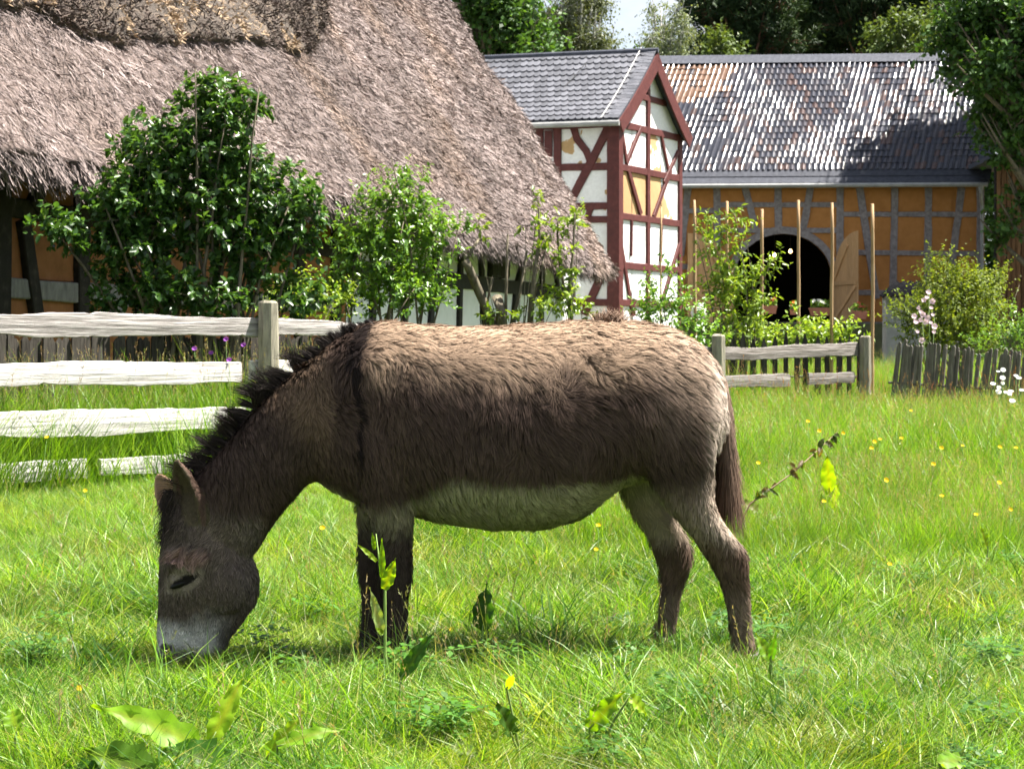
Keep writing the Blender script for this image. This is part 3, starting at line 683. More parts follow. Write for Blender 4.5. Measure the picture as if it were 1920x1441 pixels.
# pantiles
def tile_mat():
    m, nt, b = mat('glazed_tile'); tc = N(nt, 'ShaderNodeTexCoord'); oi = N(nt, 'ShaderNodeObjectInfo')
    n = noise(nt, tc.outputs['Object'], 9, 4, .6); at = N(nt, 'ShaderNodeAttribute'); at.attribute_name = 'Col'
    c = ramp(nt, n, [(.3, (.75, .75, .75)), (.7, (1.15, 1.15, 1.15))]); c = mixc(nt, 1.0, at.outputs['Color'], c, 'MULTIPLY')
    nt.links.new(c, b.inputs['Base Color']); b.inputs['Roughness'].default_value = .13; b.inputs['Specular IOR Level'].default_value = .14
    return m
M['tile'] = tile_mat()
TWd = .205; NRW = 18; f_lo, f_hi = .085, .955; RL = ridge_v.length; rowL = (f_hi - f_lo) / NRW * RL
def tile_mesh(name):
    xsn = np.linspace(-.5, .5, 7); m = MB(); V = []
    for (y, dz) in ((0, .020), (rowL * 1.10, 0)):
        for x in xsn:
            h = .036 * math.cos((x - .08) * 2 * math.pi) + .036
            yo = -.035 * math.cos((x - .08) * 2 * math.pi) if y == 0 else 0
            V.append(Vector((x * (TWd + .012), y + yo, h + dz)))
    for x in range(7): V.append(V[x] + Vector((0, .002, -.001)))
    for x in range(7): V.append(V[x] + Vector((0, .004, -.026)))
    Fs = [(i, i + 1, 7 + i + 1, 7 + i) for i in range(6)] + [(21 + i, 21 + i + 1, 14 + i + 1, 14 + i) for i in range(6)]
    m.add(V, Fs); return m.mesh(name, True)
tile_meshes = []
for ci, cc in enumerate(((.050, .052, .066), (.062, .058, .068), (.085, .058, .055), (.042, .044, .058), (.17, .105, .075))):
    me = tile_mesh('tile'); set_col(me, np.tile(np.array(cc), (len(me.vertices), 1))); me.materials.append(M['tile']); tile_meshes.append(me)
nbv = BA.cross(ridge_v).normalized(); nbv = nbv if nbv.z > 0 else -nbv
upb = ridge_v.normalized(); axb = BA; tiles = []
for r_ in range(NRW):
    f0 = f_lo + (f_hi - f_lo) * r_ / NRW
    for c_ in range(int((qR0 - .35 - qL0) / TWd)):
        q = qL0 + .1 + c_ * TWd; o = broof(q, f0, .0 + random.uniform(0, .006)); u_ = 960 + o.x * F / o.y; v_ = VH - (o.z - HC) * F / o.y
        if u_ < 1150: continue
        jx = random.uniform(-.012, .012); jz = random.uniform(-.05, .05)
        ax = (axb + nbv * jz + upb * jx); ay = upb + nbv * (random.uniform(-.05, .05) + .04 * math.sin(c_ * .35 + 1.7 * math.sin(r_ * .5)))
        mw = Matrix(((ax.x, ay.x, nbv.x, o.x), (ax.y, ay.y, nbv.y, o.y), (ax.z, ay.z, nbv.z, o.z), (0, 0, 0, 1)))
        red = (u_ < 1375 and v_ < 170 + (1375 - u_) * .35 and random.random() < .85)
        k_ = 4 if red else random.choices((0, 1, 2, 3), (5, 4, 2, 3))[0]
        tiles.append((abs(u_ - 1500) + (0 if v_ < 360 else 999), k_, mw))
tiles.sort(key=lambda e_: e_[0])
for (_, k_, mw) in tiles[:300]: inst('tile', tile_meshes[k_], mw, barn)
m = MB(); cl = []
V0 = np.array([v.co for v in tile_meshes[0].vertices]); fs = [tuple(p.vertices) for p in tile_meshes[0].polygons]
ccs = [(.050, .052, .066), (.062, .058, .068), (.085, .058, .055), (.042, .044, .058), (.17, .105, .075)]
for (_, k_, mw) in tiles[300:]:
    A = np.array(mw); m.add(V0 @ A[:3, :3].T + A[:3, 3], fs); cl += [ccs[k_]] * len(V0)
me = m.mesh('tiles', True); set_col(me, np.array(cl)); tag(obj('tiles', me, M['tile'], barn), kind='stuff')
# slate ridge cap, eave courses, verge
def slate_strip(f0, f1, h, name, step=.14):
    m = MB(); n = int((qR0 - qL0) / step)
    for i in range(n):
        q = qL0 + i * step; a = broof(q, f0, h + .012 + .01 * (i % 2)); b = broof(q + step * 1.05, f0, h + .004); c = broof(q + step * 1.05, f1, h); d = broof(q, f1, h + .008)
        dn_ = nbv * -.02
        m.add([a, b, c, d, a + dn_, b + dn_, c + dn_, d + dn_], [(0, 1, 2, 3), (0, 4, 5, 1), (3, 7, 4, 0), (2, 6, 7, 3)])
    o = m.build(name, M['dark_slate'], barn); return tag(o, kind='stuff')
slate_strip(-.012, .048, .012, 'eave_slates'); slate_strip(.036, .088, .03, 'eave_slates'); slate_strip(.945, 1.015, .09, 'ridge_slates', .11)
m = MB(); m.box(broof((qL0 + qR0) / 2, .945, .045), BA * (qR0 - qL0) / 2, upb * .02, nbv * .045); m.build('ridge_board', M['dark_metal'], barn)
m = MB(); m.box(broof(qR0 - .16, .5, .05), BA * .17, ridge_v * .5, nbv * .02); m.build('verge_slates', M['dark_slate'], barn)
m = MB(); ga = broof(qL0, -.02, -.05); gb = broof(qR0 - .05, -.02, -.05); m.tube([ga, gb], .085, 8); m.build('gutter', M['lead'], barn)
m = MB(); g1 = broof(qR0 - .28, -.02, -.1); g2 = bwl.pt(sR - .12, BZE - .75, .12); g3 = bwl.pt(sR - .12, BZ0, .12); m.tube([g1, g1 - Vector((0, 0, .25)), g2, g3], .055, 8); m.tube([g1 + Vector((0, 0, .05)), g1 - Vector((0, 0, .22))], [.13, .06], 8); m.build('downpipe', M['lead'], barn)
# door leaves
def leaf(parent, hinge_u, du, flip):
    hs = bwl.sz(hinge_u, 500)[0]; hp = bwl.pt(hs, 0, .12); W_ = dW * .98
    dirv = Vector((math.cos(du), math.sin(du), 0)); nn = Vector((dirv.y, -dirv.x, 0))
    if nn.y > 0: nn = -nn
    g = empty('x') if False else None
    m = MB(); m.tube([hp + Vector((0, 0, zD)), hp + Vector((0, 0, zs_ + .6))], .05, 6); door = m.build('door', M['door_wood'], parent)
    npl = 9; pw = W_ / npl
    def topz(f): return zs_ + (zT - zs_) * math.sin(math.acos(max(-1, min(1, 1 - f)))) if True else 0
    for i in range(npl):
        f0, f1 = i / npl, (i + 1) / npl
        a = hp + dirv * (i * pw + .006); b = hp + dirv * ((i + 1) * pw - .006); za, zb_ = topz(f0), topz(f1); t_ = nn * .02
        m = MB(); o_ = [Vector((a.x, a.y, zD)), Vector((b.x, b.y, zD)), Vector((b.x, b.y, zb_)), Vector((a.x, a.y, za))]
        m.add([p + t_ for p in o_] + [p - t_ for p in o_], [(0, 1, 2, 3), (7, 6, 5, 4), (0, 4, 5, 1), (1, 5, 6, 2), (2, 6, 7, 3), (3, 7, 4, 0)]); m.build('plank', M['door_wood'], door)
    hgt = zT - zD
    for (f0, z0, f1, z1) in ((0.02, .02, .97, .02), (.02, .46, .97, .46), (.04, .06, .95, .43), (.04, .50, .6, .86)):
        if flip: pass
        a = hp + dirv * (W_ * f0) + Vector((0, 0, zD + hgt * z0)) + nn * .05; b = hp + dirv * (W_ * f1) + Vector((0, 0, zD + hgt * z1)) + nn * .05
        t = (b - a).normalized(); c = t.cross(nn).normalized()
        m = MB(); m.box((a + b) / 2, (b - a) / 2, c * .07, nn * .025); m.build('ledge', M['door_wood'], door)
leaf(barn, 1606, R(-100 - 10), False) if False else None
leaf(barn, 1563, R(-70), False)
leaf(barn, 1374, R(180 + 12), True)
# lamps glowing inside the barn
lm, ntl, bl = mat('warm_bulb'); bl.inputs['Emission Color'].default_value = (1, .6, .22, 1); bl.inputs['Emission Strength'].default_value = 6; bl.inputs['Base Color'].default_value = (1, .8, .5, 1)
for (u, v, lab) in ((1482, 471, 'small glowing bulb hanging higher up inside the barn doorway'), (1452, 478, 'small glowing bulb hanging lower down inside the barn doorway')):
    p = P(u, v, 74); r = empty('hanging_lamp', p, lab, 'lamp', 'bulbs inside the barn')
    m = MB(); m.tube([p + Vector((0, 0, -.07)), p + Vector((0, 0, -.02)), p + Vector((0, 0, .05)), p + Vector((0, 0, .08))], [.02, .07, .05, .02], 8); m.build('bulb', lm, r)
    m = MB(); m.tube([p + Vector((0, 0, .08)), p + Vector((0, 0, BZE - .3 - p.z))], .01, 5); m.build('cord', M['wire'], r)
# rubble terrace wall in front of the barn
tw = Wall((X(1560, 64), 64), (1, -.05))
terr = empty('terrace_wall', tuple(tw.pt(0, 0)), 'low dark rubble retaining wall below the barn doorway', 'wall')
s0_, s1_ = tw.sz(1180, 640)[0], tw.sz(1655, 640)[0]; zt_ = tw.sz(1560, 606)[1]; zb_0 = .5
wallbox(terr, tw, s0_, s1_, zb_0, zt_ - .05, M['stone'], .5, -.12, 'core')
z_ = zb_0
while z_ < zt_ - .08:
    hh_ = random.uniform(.14, .20); s_q = s0_
    while s_q < s1_:
        ww_ = random.uniform(.22, .5); c = tw.pt(s_q + ww_ / 2, z_ + hh_ / 2, -.1)
        m = MB(); j_ = lambda: random.uniform(-.02, .02)
        a_, h2 = ww_ / 2 - .012, hh_ / 2 - .012; V = []
        for (fx, fz, of) in ((-1, -1, 0), (1, -1, 0), (1, 1, 0), (-1, 1, 0)): V.append(c + tw.a * (fx * a_ + j_()) + Vector((0, 0, fz * h2 + j_())))
        ctr = random.uniform(.05, .13)
        for (fx, fz) in ((-.75, -.7), (.75, -.7), (.75, .7), (-.75, .7)): V.append(c + tw.a * (fx * a_ + j_()) + Vector((0, 0, fz * h2 + j_())) + tw.n * (ctr + j_()))
        m.add(V, [(4, 5, 6, 7), (0, 1, 5, 4), (1, 2, 6, 5), (2, 3, 7, 6), (3, 0, 4, 7)]); m.build('stone', M['stone'], terr)
        s_q += ww_
    z_ += hh_
m = MB(); m.box(tw.pt((s0_ + s1_) / 2, zt_, -.3), tw.a * (s1_ - s0_) / 2, tw.n * .34, Vector((0, 0, .05))); m.build('coping', M['stone'], terr)
m = MB(); m.box(Vector((X(1480, 67), 67, (zt_ + .0) / 2 + .2)), Vector((11, 0, 0)), Vector((0, 3.3, 0)), Vector((0, 0, zt_ / 2 - .22))); tag(m.build('terrace', mg), kind='structure')

# small grey shed in front of the barn
shw = Wall((X(1700, 48), 48), (1, -.12)); 
shed = empty('lean_to_shed', tuple(shw.pt(0, 0)), 'small grey shed with a dark corrugated roof beside the barn', 'shed')
a_s, b_s = shw.sz(1662, 600)[0], shw.sz(1800, 600)[0]; zsh = shw.sz(1700, 556)[1]
wallbox(shed, shw, a_s, b_s, .2, zsh, M['concrete'], 1.4, 0)
m = MB(); V = []; Fs = []; nc = 60
for i in range(nc + 1):
    q = a_s - .18 + (b_s - a_s + .36) * i / nc; h = .03 * math.cos(i * 2 * math.pi / 5)
    V += [shw.pt(q, zsh + .02 + h, .2), shw.pt(q + .55, zsh + .42 + h, -1.5)]
for i in range(nc): Fs.append((2 * i, 2 * i + 2, 2 * i + 3, 2 * i + 1))
nv_ = len(V); V += [v - Vector((0, 0, .03)) for v in V]
for i in range(nc): Fs.append((nv_ + 2 * i, nv_ + 2 * i + 1, nv_ + 2 * i + 3, nv_ + 2 * i + 2)); Fs.append((2 * i, nv_ + 2 * i, nv_ + 2 * i + 2, 2 * i + 2))
m.add(V, Fs); m.build('roof', M['dark_metal'], shed, True)
m = MB(); m.box(shw.pt((a_s + b_s) / 2, zsh - .06, .14), shw.a * ((b_s - a_s) / 2 + .1), shw.n * .03, Vector((0, 0, .035))); m.build('eave_board', M['picket'], shed)

# board-clad shed in the trees on the right
dw = Wall((X(1900, 66), 66), (1, -.05))
bsh = empty('board_shed', tuple(dw.pt(0, 0)), 'tall shed clad in upright dark brown boards, shaded by the tree', 'shed')
q0_, q1_ = dw.sz(1868, 400)[0], dw.sz(2080, 400)[0]
wallbox(bsh, dw, q0_, q1_, .9, 7.3, M['void'], .3, -.08, 'core')
q = q0_
while q < q1_:
    wd = random.uniform(.13, .2); m = MB(); pr = random.uniform(0, .03)
    m.box(dw.pt(q + wd / 2, 4.1, pr), dw.a * (wd / 2 - .012), dw.n * .02, Vector((0, 0, 3.1 + random.uniform(-.08, .08)))); m.build('board', M['boards'], bsh); q += wd
m = MB(); m.box(dw.pt((q0_ + q1_) / 2, 7.4, -2), dw.a * ((q1_ - q0_) / 2 + .3), dw.n * 2.6, Vector((0, 0, .08))); m.build('roof', M['dark_slate'], bsh)
# ================================================================== rail fence
FA = Vector((X(250, 14.2), 14.2, 0)); FB = Vector((X(1500, 22.8), 22.8, 0)); fen = Wall((FA.x, FA.y), tuple((FB - FA).normalized().xy))
fence = empty('rail_fence', tuple(fen.pt(0, 0)), 'weathered post and rail fence behind the donkey', 'fence')
def rail(u0, u1, pts_top, pts_bot, nm='rail'):
    """board with live, wavy edges: (u,v) polylines for its upper and lower edge on the fence plane"""
    s0 = fen.sz(u0, 640)[0]; s1 = fen.sz(u1, 640)[0]; n = 110; V = []; Fs = []
    tu = [fen.sz(*p) for p in pts_top]; bu = [fen.sz(*p) for p in pts_bot]
    ph = [random.uniform(0, 6) for _ in range(6)]
    for i in range(n):
        s = s0 + (s1 - s0) * i / (n - 1)
        zt = np.interp(s, [p[0] for p in tu], [p[1] for p in tu]) + .006 * math.sin(s * 3.1 + ph[0]) + .0025 * math.sin(s * 13 + ph[1]) + random.uniform(-.0025, .0025) - (.012 * random.random() if random.random() < .05 else 0)
        zb = np.interp(s, [p[0] for p in bu], [p[1] for p in bu]) + .007 * math.sin(s * 3.7 + ph[2]) + .003 * math.sin(s * 11 + ph[3]) + random.uniform(-.003, .003) + (.014 * random.random() if random.random() < .06 else 0)
        of = .008 * math.sin(s * 3 + ph[4])
        zm = (zt + zb) / 2
        for (z, o) in ((zb, -.018), (zb + .006, .014), (zm, .020 + of * .4), (zt - .006, .013), (zt, -.018)):
            V.append(Vector((s, o + of, z)))
    for i in range(n - 1):
        for k in range(5): Fs.append((i * 5 + k, i * 5 + (k + 1) % 5, i * 5 + 5 + (k + 1) % 5, i * 5 + 5 + k))
    Fs.append((0, 1, 2, 3, 4)); Fs.append(tuple((n - 1) * 5 + k for k in (4, 3, 2, 1, 0)))
    m = MB(); m.add(V, Fs); me = m.mesh(nm); me.materials.append(M['fence_dark' if u0 > 880 else ('fence' if pts_top[0][1] < 640 else 'fence_sunlit')]); O_ = fen.pt(0, 0); A_ = fen.a; N_ = fen.n
    return inst(nm, me, Matrix(((A_.x, N_.x, 0, O_.x), (A_.y, N_.y, 0, O_.y), (0, 0, 1, 0), (0, 0, 0, 1))), fence)
rail(-700, 494, [(-700, 575), (0, 588), (150, 586), (300, 590), (500, 597)], [(-700, 636), (0, 626), (100, 632), (280, 632), (380, 626), (500, 632)])
rail(506, 920, [(500, 597), (640, 602), (920, 640)], [(500, 628), (640, 632), (920, 668)])
rail(-700, 452, [(-700, 690), (0, 681), (150, 678), (320, 678), (500, 677)], [(-700, 735), (0, 724), (200, 722), (350, 720), (500, 716)])
rail(470, 920, [(470, 676), (920, 668)], [(470, 714), (920, 700)])
rail(-700, 425, [(-700, 800), (0, 771), (200, 768), (430, 762)], [(-700, 860), (0, 822), (200, 816), (430, 803)])
rail(440, 920, [(430, 764), (920, 740)], [(430, 800), (920, 775)])
rail(-700, 160, [(-700, 910), (0, 868), (170, 860)], [(-700, 955), (0, 905), (170, 897)])
rail(185, 920, [(170, 859), (340, 852), (920, 800)], [(170, 892), (340, 884), (920, 832)])
rail(1352, 1608, [(1350, 650), (1420, 651), (1520, 645), (1620, 641)], [(1350, 674), (1450, 674), (1540, 668), (1620, 668)])
rail(1352, 1478, [(1350, 703), (1480, 701)], [(1350, 728), (1480, 724)])
rail(1516, 1600, [(1500, 700), (1610, 696)], [(1500, 721), (1610, 718)])
rail(1352, 1600, [(1350, 764), (1600, 757)], [(1350, 784), (1600, 778)])
rail(900, 1345, [(900, 640), (1350, 650)], [(900, 670), (1350, 674)])
rail(900, 1345, [(900, 700), (1350, 703)], [(900, 730), (1350, 728)])
def post(u, vt, wpx):
    s, z1 = fen.sz(u, vt, .06); p = fen.pt(s, 0, .09); d = p.y; w_ = wpx * d / F / 2; g_ = gz(p.x, p.y) - .25
    V = []; Fs = []; n = 8; m = MB(); lean = random.uniform(-.015, .015)
    for i in range(n):
        f = i / (n - 1); z = g_ + (z1 - g_) * f
        for k in range(8):
            a = k / 8 * 2 * math.pi + .39; r = w_ * (1.12 if k % 2 == 0 else 1.1) * (1 + random.uniform(-.05, .05)) * (1.05 - .05 * f)
            V.append(Vector((p.x + lean * f + r * math.cos(a), p.y + r * math.sin(a), z)))
    top = [Vector((p.x + lean, p.y, 0)) + (v - Vector((p.x + lean, p.y, v.z))) * .8 + Vector((0, 0, z1 + .015 + random.uniform(-.01, .01))) for v in V[-8:]]
    V += top
    for i in range(n):
        for k in range(8): Fs.append((i * 8 + k, i * 8 + (k + 1) % 8, i * 8 + 8 + (k + 1) % 8, i * 8 + 8 + k))
    Fs.append(tuple(n * 8 + k for k in range(8)))
    m.add(V, Fs); m.build('post', M['post'], fence)
post(500, 568, 34); post(915, 645, 28); post(1344, 630, 24); post(1619, 632, 20); post(-420, 520, 40)

# ================================================================== paling fences
def paling(parent, p, h, w_, lean, tip, rot=0.0, mt='picket'):
    m = MB(); a = Vector((math.cos(rot), math.sin(rot), 0)) * w_ / 2; b = Vector((-math.sin(rot), math.cos(rot), 0)) * .010
    L = Vector((lean[0], lean[1], 0)); V = []
    for f in (0, .5, 1):
        c = Vector((p[0], p[1], p[2] + h * f)) + L * f; k = 1 - .08 * f
        V += [c - a * k - b, c + a * k - b, c + a * k + b, c - a * k + b]
    t = Vector((p[0], p[1], p[2] + h + tip)) + L * (1 + tip / h)
    V += [t - b * .8 - a * .12, t - b * .8 + a * .12, t + b * .8 + a * .12, t + b * .8 - a * .12]
    Fs = []
    for i in range(3):
        for k in range(4): Fs.append((i * 4 + k, i * 4 + (k + 1) % 4, i * 4 + 4 + (k + 1) % 4, i * 4 + 4 + k))
    Fs += [(3, 2, 1, 0), (12, 13, 14, 15)]
    m.add(V, Fs); m.build('picket', M[mt], parent)
def paling_fence(u0, d0, u1, d1, v0, v1, step, label, leanx=0, tip=.08, wd=.06, jit=.02, mt='picket'):
    a, b = Vector((X(u0, d0), d0, 0)), Vector((X(u1, d1), d1, 0)); L = (b - a).length; n = int(L / step)
    f_ = empty('picket_fence', tuple(a), label, 'fence'); dr = (b - a).normalized(); rot = math.atan2(dr.y, dr.x)
    for i in range(n + 1):
        t = i / n; p = a.lerp(b, t); d = p.y; zt = HC + (VH - (v0 + (v1 - v0) * t)) * d / F; g_ = gz(p.x, p.y) - .05
        paling(f_, (p.x, p.y, g_), zt - g_ - tip + random.uniform(-.04, .04), wd * random.uniform(.8, 1.15), (leanx * random.uniform(.6, 1.3) + random.uniform(-jit, jit), random.uniform(-.02, .02)), tip * random.uniform(.7, 1.1), rot + random.uniform(-.1, .1), mt)
    off = Vector((-dr.y, dr.x, 0)) * .04
    for fz in (.25, .55):
        m = MB(); za = HC + (VH - v0) * d0 / F; zb_ = HC + (VH - v1) * d1 / F
        A = a + off + Vector((0, 0, za * fz)); B = b + off + Vector((0, 0, zb_ * fz))
        m.tube([A, (A + B) / 2, B], .016, 6); m.build('crossbar', M['picket'], f_)
    return f_
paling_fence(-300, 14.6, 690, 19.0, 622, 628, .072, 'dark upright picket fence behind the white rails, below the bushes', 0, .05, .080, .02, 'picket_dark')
paling_fence(1372, 24.2, 1612, 24.4, 626, 627, .135, 'dark pointed picket fence right behind the grey rails', 0, .13, .075, .02, 'picket_dark')
paling_fence(1664, 23.2, 2080, 21.6, 640, 680, .040, 'dense leaning picket fence below the flowering bush', .13, .02, .046, .04)

# ================================================================== garden stakes
for (u, vt, d, vb, nm) in ((1302, 375, 27.5, 600, 'tall pale garden stake beside the white tower wall'), (1363, 377, 28.5, 640, 'tall pale garden stake half hidden by the young elder'),
                           (1428, 392, 26.0, 660, 'shorter garden stake just right of the young elder, before the doorway'), (1497, 375, 26.5, 660, 'tall garden stake crossing the middle of the barn doorway'),
                           (1560, 380, 25.5, 670, 'tall garden stake at the edge of the open barn door'), (1636, 382, 24.6, 700, 'tall garden stake rising beside the last fence post'),
                           (1239, 388, 29.5, 600, 'thin dark garden stake standing against the white gable')):
    p = P(u, vt, d); g_ = gz(p.x, p.y) - .1; m = MB(); n = 9; sgn = random.uniform(-.02, .02)
    thin = .6 if u == 1239 else 1
    m.tube([Vector((p.x + sgn * (1 - i / (n - 1)) + random.uniform(-.006, .006), p.y, g_ + (p.z - g_) * i / (n - 1))) for i in range(n)], [(.026 - .005 * i / n) * thin for i in range(n)], 7)
    tag(m.build('garden_stake', M['stake'], None, True), nm, 'stake', 'tall garden stakes')

# ================================================================== foliage tools
def leaf_arrays(P0, D, Nn, L, W, cup=.18, droop=.15):
    n = len(P0); D = norm(D); Sd = norm(np.cross(D, Nn)); Nn = norm(np.cross(Sd, D)); L = L[:, None]; W = W[:, None]
    def pt(f, w_, c): return P0 + D * L * f + Sd * W * w_ + Nn * (W * c - L * droop * f * f)
    return np.stack([pt(0, 0, 0), pt(.32, .5, cup), pt(.70, .36, cup), pt(1, 0, 0), pt(.70, -.36, cup), pt(.32, -.5, cup)], 1)
LF = np.array([[0, 1, 2, 3], [0, 3, 4, 5]])
def leaf_mesh(name, LA, C):
    n = len(LA); Fc = (np.arange(n)[:, None, None] * 6 + LF[None]).reshape(-1, 4)
    me = np_mesh(name, LA.reshape(-1, 3), Fc, False); set_col(me, np.repeat(C, 6, 0)); return me
def leafcols(n, pal, k=None):
    pal = np.array(pal); k = rng.random(n) if k is None else k; f = k * (len(pal) - 1); i = np.minimum(f.astype(int), len(pal) - 2); t = (f - i)[:, None]
    return pal[i] * (1 - t) + pal[i + 1] * t
def quad_leaf_mesh(name, P0, D, Nn, L, W, C):
    D = norm(D); Sd = norm(np.cross(D, Nn)); Nn = np.cross(Sd, D); L = L[:, None]; W = W[:, None]
    V = np.stack([P0, P0 + D * L * .45 + Sd * W * .5 + Nn * W * .12, P0 + D * L - Nn * L * .1, P0 + D * L * .45 - Sd * W * .5 + Nn * W * .12], 1)
    me = np_mesh(name, V.reshape(-1, 3), np.arange(len(P0) * 4).reshape(-1, 4)); set_col(me, np.repeat(C, 4, 0)); return me
def bush(name, label, cat, base, clumps, lsize, pal, barkm, group=None, twigs=60, per=9, stems=6, stemr=.022, lmat='leaf', aspect=.55, upness=.35, twigl=(.12, .32), depth=.8, leafname='leaves', spread=.25, droopf=.2, shell=.55, stemlist=None):
    """clumps: (u, v, d, ru, rv) blobs where twigs start; stems run from the base to them"""
    root = empty(name, tuple(base), label, cat, group)
    LA = []; LC = []; tw = MB()
    base = Vector(base); dref = base.y
    tot = sum(c[3] * c[4] for c in clumps)
    for ci, (u, v, d, ru, rv) in enumerate(clumps):
        c = np.array(P(u, v, d)); rx, rz_ = ru * d / F, rv * d / F; ry = rx * depth
        n = max(4, int(twigs * len(clumps) * ru * rv / tot))
        q = rvec(n) * (rng.random(n) ** (shell))[:, None]; st = c + q * np.array([rx, ry, rz_])
        td = norm(q * .9 + rng.normal(size=(n, 3)) * .5 + np.array([0, 0, upness])); tl_ = rng.uniform(*twigl, n)
        for i in range(n):
            k = max(3, int(per * (.6 + .8 * rng.random()))); f = np.linspace(.1, 1, k)[:, None]
            bend = rng.normal(size=3) * .15
            pp = st[i] + td[i] * tl_[i] * f + bend * (tl_[i] * f ** 2)
            side = norm(np.cross(td[i], rng.normal(size=3))[None])[0]; sgn = np.where(np.arange(k) % 2 == 0, 1., -1.)[:, None]
            ang = rng.uniform(0, 6.3, k)[:, None]; up2 = np.cross(td[i], side)
            dirs = norm(td[i] * .45 + (side * np.cos(ang * .4) * sgn + up2 * np.sin(ang) * .5) * .9 + rng.normal(size=(k, 3)) * .2 + np.array([0, 0, -.15]))
            nrm = norm(np.array([0, 0, 1.0]) + q[i] * .5 + rng.normal(size=(k, 3)) * .45)
            sz = lsize * rng.uniform(.6, 1.2, k)
            LA.append(leaf_arrays(pp, dirs, nrm, sz, sz * aspect, .16, droopf)); 
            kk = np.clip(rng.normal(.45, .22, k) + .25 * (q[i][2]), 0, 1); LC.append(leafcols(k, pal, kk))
            if rng.random() < .45:
                tw.tube([st[i] - td[i] * .05, st[i] + td[i] * tl_[i] * .5, pp[-1]], [stemr * .14, stemr * .10, stemr * .06], 3, False)
    LA = np.concatenate(LA); LC = np.concatenate(LC)
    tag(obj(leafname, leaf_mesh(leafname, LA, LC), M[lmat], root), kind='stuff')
    sm_ = MB()
    order = list(range(len(clumps)))
    for si_ in range(max(stems, len(clumps))):
        c = clumps[si_ % len(clumps)]; e_ = P(c[0], c[1], c[2]); a = base + Vector((random.uniform(-spread, spread), random.uniform(-spread, spread) * .6, -.1))
        if si_ >= len(clumps): e_ = e_ + Vector((random.uniform(-.3, .3), random.uniform(-.3, .3), random.uniform(-.1, .3)))
        mid = a.lerp(e_, .5) + Vector((random.uniform(-.28, .28), random.uniform(-.2, .1), .12)); n = 8; pts = []
        for i in range(n):
            t = i / (n - 1); pts.append(a * (1 - t) ** 2 + mid * 2 * t * (1 - t) + e_ * t * t + Vector((random.uniform(-1, 1), random.uniform(-1, 1), 0)) * stemr * .5)
        sm_.tube(pts, [stemr * random.uniform(.8, 1.2) * (1 - .7 * i / (n - 1)) for i in range(n)], 6)
    sm_.build('stems', M[barkm], root, True); tag(root.children[-1], kind='stuff')
    if tw.v: tag(tw.build('twigs', M[barkm], root), kind='stuff')
    return root
G1 = [(.024, .062, .016), (.052, .13, .026), (.092, .20, .04), (.15, .28, .055)]        # dark lilac green
G2 = [(.05, .115, .018), (.095, .20, .026), (.15, .28, .035), (.21, .35, .045)]            # fresh green
G3 = [(.10, .17, .02), (.17, .27, .03), (.25, .36, .045), (.32, .42, .06)]               # yellow green
def gp(u, d): return (X(u, d), d, gz(X(u, d), d))
# lilac in front of the brown wall
bush('lilac_bush', 'big dark green lilac bush reaching up over the thatched eave', 'bush', gp(390, 17.2),
     [(330, 300, 17.2, 120, 85), (400, 215, 17.2, 75, 55), (390, 170, 17.2, 24, 25), (470, 205, 17.2, 30, 30), (250, 370, 16.9, 80, 80), (500, 370, 17.4, 90, 55), (560, 420, 17.4, 40, 55),
      (230, 450, 16.9, 85, 55), (110, 440, 16.6, 48, 34), (400, 420, 17.2, 120, 90), (250, 540, 16.9, 75, 50), (480, 490, 17.3, 70, 45), (360, 560, 17.0, 120, 40), (540, 560, 17.3, 60, 35), (440, 300, 17.2, 60, 50)],
     0.076, G1, 'bark', twigs=105, per=11, stems=22, stemr=.026, aspect=.62, spread=.45, twigl=(.08, .21))
# bright privet-like bush by the white wall
bush('privet_bush', 'fresh green bush growing in front of the white farmhouse panels', 'bush', gp(735, 19.5),
     [(745, 400, 19.5, 55, 55), (770, 345, 19.5, 25, 25), (730, 470, 19.5, 95, 55), (800, 450, 19.6, 50, 45), (660, 470, 19.3, 35, 55), (735, 550, 19.4, 95, 45), (800, 545, 19.6, 40, 45), (640, 550, 19.2, 40, 40), (690, 420, 19.4, 22, 60), (860, 430, 19.6, 30, 16)],
     .060, G2, 'bark', twigs=78, per=12, stems=18, stemr=.02, aspect=.5, upness=.7, spread=.4, twigl=(.10, .26))
# leafy undergrowth between the two bushes
bush('bramble_bush', 'light green bramble growing low between lilac and privet', 'bush', gp(590, 18.6),
     [(560, 560, 18.6, 50, 28), (620, 575, 18.5, 45, 25), (500, 585, 18.4, 50, 15)], .05, G3, 'bark', twigs=34, per=9, stems=6, stemr=.008, aspect=.6, spread=.4)
